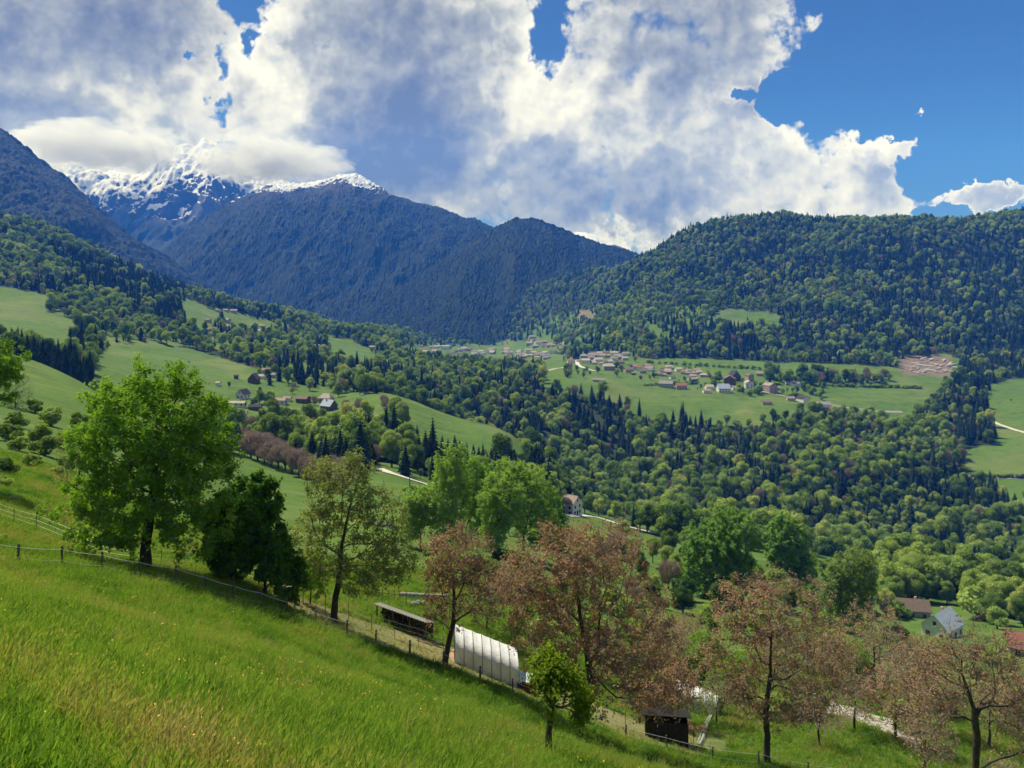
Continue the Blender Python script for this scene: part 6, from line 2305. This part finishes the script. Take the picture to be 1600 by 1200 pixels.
def build_houses():
    for (u, v, w, rc, wc, lab, kw) in VL:
        hs(u, v, w, rc, wc, lab, **kw)
    # white house by the road
    p = on(888, 375)
    p = hit(888, 802, 300)
    k = mpx(p.y)
    house(p, 26 * k, 34 * k, 20 * k, 9 * k, rad(-38), 'pink', 'white', 'tall white house with brownish roof beside the pale road', detail=2, floors=3, nw=3)
    # farmhouse lower right
    p = hit(1472, 993, 180)
    k = mpx(p.y)
    house(p, 40 * k, 52 * k, 20 * k, 18 * k, rad(38), 'blue', 'white', 'farmhouse with light grey roof and white gable at lower right', detail=2, floors=2, nw=3)
    p = hit(1422, 962, 200)
    k = mpx(p.y)
    house(p, 30 * k, 50 * k, 14 * k, 12 * k, rad(-12), 'brown', 'stone', 'brown roofed house mostly hidden behind trees left of the farmhouse', detail=2)
    p = hit(1614, 1026, 150)
    k = mpx(p.y)
    house(p, 40 * k, 66 * k, 18 * k, 16 * k, rad(-28), 'red', 'rose', 'house with dull red roof cut by the right edge', detail=2)
    # felled timber on the clearing
    logm = mat_simple('fresh_log', (0.78, 0.74, 0.68), .9, .12, .5)
    r = random.Random(6)
    for i in range(46):
        u = r.uniform(1412, 1488); v = r.uniform(562, 584)
        p = hit(u, v, 1000)
        L = r.uniform(8, 20); a = r.choice([.35, .4, .5, -.35]) + r.uniform(-.15, .15)
        dx, dy = math.cos(a) * L / 2, math.sin(a) * L * 1.6
        q = Vector((dx * 2, dy, float(H(p.x + dx * 2, p.y + dy)) - p.z))
        o = MB().tube([(0, 0, 1.3), tuple(q * .5 + Vector((0, 0, 1.5))), tuple(q + Vector((0, 0, 1.3)))], .55 if i % 3 else .85, 6).build('felled_log', logm)
        o.location = p
        tag(o, 'pale felled trunk on the clearing', 'log', 'felled trunks on the clearing')

# ------------------------------------------------------------------ build
build_roads()
build_forest()
build_houses()
build_near_trees()
build_orchard()
build_mid_trees()
build_fences()
build_garden()
build_grass()


# ------------------------------------------------------------------ the air
def build_haze():
    m = bpy.data.materials.new('haze')
    m.use_nodes = True
    nt = m.node_tree
    for n in list(nt.nodes): nt.nodes.remove(n)
    g = NG(nt)
    out = g.n('ShaderNodeOutputMaterial')
    v = g.n('ShaderNodeVolumePrincipled', {'Color': (0.035, 0.21, 1.0, 1), 'Absorption Color': (1, 1, 1, 1), 'Density': HAZE_D, 'Anisotropy': 0.0})
    nt.links.new(v.outputs[0], out.inputs['Volume'])
    bb = MB().box((0, 3850, 520), (14000, 8700, 2240))
    bb.build('haze', m, kind='stuff', label='blue air between the camera and the far mountains', category='haze')


HAZE_D = 0.00012
build_haze()


def build_low_clouds():
    """cloud hugging the snowy summit: closed, soft bodies of vapour"""
    m = bpy.data.materials.new('cloud_vapour')
    m.use_nodes = True
    nt = m.node_tree
    for n in list(nt.nodes): nt.nodes.remove(n)
    g = NG(nt)
    out = g.n('ShaderNodeOutputMaterial')
    v = g.n('ShaderNodeVolumePrincipled', {'Color': (0.93, 0.96, 1.0, 1), 'Density': 0.0035, 'Anisotropy': 0.25})
    nt.links.new(v.outputs[0], out.inputs['Volume'])
    iv0, it0 = ico((0, 0, 0), 1.0)
    V, T = [tuple(q) for q in iv0], [tuple(t) for t in it0]
    for _ in range(4):
        mid, T2 = {}, []
        def mp(a, b):
            k = (min(a, b), max(a, b))
            if k not in mid:
                p = np.array(V[a]) + np.array(V[b]); p /= np.linalg.norm(p)
                V.append(tuple(p)); mid[k] = len(V) - 1
            return mid[k]
        for a, b, c in T:
            x, y, z = mp(a, b), mp(b, c), mp(c, a)
            T2 += [(a, x, z), (b, y, x), (c, z, y), (x, y, z)]
        T = T2
    S = np.array(V); T = np.array(T)
    for i, (u, v_, d, ru, rv, lab) in enumerate(CLOUDS):
        k = d / FPX
        c = np.array([(u - 800) * k, d, (HZ - v_) * k])
        n = fbm(S[:, 0] * 2.2 + i * 9, S[:, 1] * 2.2, S[:, 2] * 2.2, octs=6, seed=80 + i, gain=.6)
        r = 1 + .85 * n
        P = S * r[:, None] * [ru * k * 1.15, min(ru, 60) * k * .8 + 120, rv * k * 1.2]
        o = link('low_cloud', mesh_np('low_cloud', P, T, True, [m]), kind='stuff', label=lab, category='cloud')
        o.location = c


CLOUDS = [(95, 236, 5300, 70, 20, 'grey cloud lying on the ridge at the far left'),
          (165, 226, 5200, 85, 30, 'cloud heap on the ridge left of the rocky summit'),
          (222, 240, 5100, 45, 20, 'small cloud tongue before the rocky summit'),
          (395, 246, 4900, 62, 30, 'cloud bank hiding the right shoulder of the snowy mountain'),
          (462, 252, 4800, 62, 26, 'cloud bank above the snowy crest of the dark mountain'),
          (350, 262, 5000, 30, 14, 'small cloud tongue right under the rocky summit')]
build_low_clouds()


# ------------------------------------------------------------------ labels: tell look-alikes apart by what stands next to them
MARKS = [(1064, 602, 'the red roofed beige house'), (1130, 607, 'the blue grey roofed house'), (1147, 588, 'the dark chalet'), (1203, 606, 'the rose gabled house'), (1198, 629, 'the lone barn'),
         (1301, 638, 'the dark wooden barn'), (1242, 598, 'the long grey house'), (1445, 570, 'the felled clearing'), (951, 572, 'the hipped roof house'), (892, 562, 'the red roofed white house'),
         (697, 545, 'the large white town building'), (826, 546, 'the long cream building'), (936, 594, 'the long low building'), (1560, 665, 'the curved path'), (890, 790, 'the white road house'),
         (512, 635, 'the blue grey barn'), (437, 625, 'the salmon roofed house'), (371, 628, 'the long beige house'), (397, 592, 'the dark gabled barn'), (630, 745, 'the white path'), (580, 605, 'the meadow crest'),
         (1475, 970, 'the grey roofed farmhouse'), (1420, 945, 'the brown roof'), (1590, 1000, 'the red roof'), (775, 1020, 'the white tunnel'), (1085, 1010, 'the second tunnel'), (1040, 1140, 'the dark cabin'),
         (632, 960, 'the woodshed'), (230, 780, 'the largest green tree'), (370, 830, 'the dark dense tree'), (540, 840, 'the olive walnut tree'), (705, 930, 'the leaning tree'), (910, 940, 'the widest coppery crown'),
         (1200, 1010, 'the bronze walnut tree'), (1365, 1020, 'the thin walnut tree'), (1520, 1080, 'the bare right tree'), (700, 770, 'the tall green group'), (820, 790, 'the wide pale tree'), (1125, 860, 'the feathery tree'),
         (1225, 860, 'the upright tree'), (1320, 900, 'the silvery tree'), (310, 480, 'the upper small field'), (350, 505, 'the upper hamlet'), (550, 540, 'the small pale field'), (1160, 492, 'the hill clearing'),
         (1350, 620, 'the plateau field'), (30, 520, 'the stump meadow'), (60, 600, 'the left field'), (250, 560, 'the large left meadow'), (860, 688, 'the long meadow tip'), (1000, 822, 'the yellow meadow'), (1400, 760, 'the gorge rim'), (1520, 740, 'the right meadow'), (1150, 740, 'the gorge centre'), (970, 700, 'the upper gorge')]
ORD = ['first', 'second', 'third', 'fourth', 'fifth', 'sixth', 'seventh', 'eighth', 'ninth', 'tenth', 'eleventh', 'twelfth', 'thirteenth', 'fourteenth', 'fifteenth']


def finish_labels():
    bpy.context.view_layer.update()
    def where(o):
        p = o.location
        if p.y < 1: return 800, 600
        return px(p.x, p.y, p.z + 3)
    def groups():
        d = {}
        for o in col.objects:
            if o.parent is None and 'label' in o and 'group' in o:
                d.setdefault((o['label'], o['group']), []).append(o)
        return {k: v for k, v in d.items() if len(v) > 1}
    for (lab, gr), lst in groups().items():
        if len(lst) <= 15 or gr.startswith('felled'):
            continue
        for o in lst:
            u, v = where(o)
            best = min(MARKS, key=lambda q: math.hypot(q[0] - u, (q[1] - v) * 1.6))
            du, dv = u - best[0], v - best[1]
            if abs(du) > abs(dv) * 1.2:
                w = 'right of' if du > 0 else 'left of'
            else:
                w = 'below' if dv > 0 else 'above'
            if math.hypot(du, dv) > 170:
                w = 'far ' + w
            o['label'] = '%s %s %s' % (lab, w, best[2])
    for (lab, gr), lst in groups().items():
        if len(lst) > 15:
            continue
        lst.sort(key=lambda o: where(o)[0])
        for i, o in enumerate(lst):
            if len(lst) == 2:
                extra = ('left', 'right')[i] + ' one'
            else:
                extra = ORD[i] + ' from left'
            new = lab + ', ' + extra
            if len(new.replace(',', ' ').split()) <= 16:
                o['label'] = new


finish_labels()
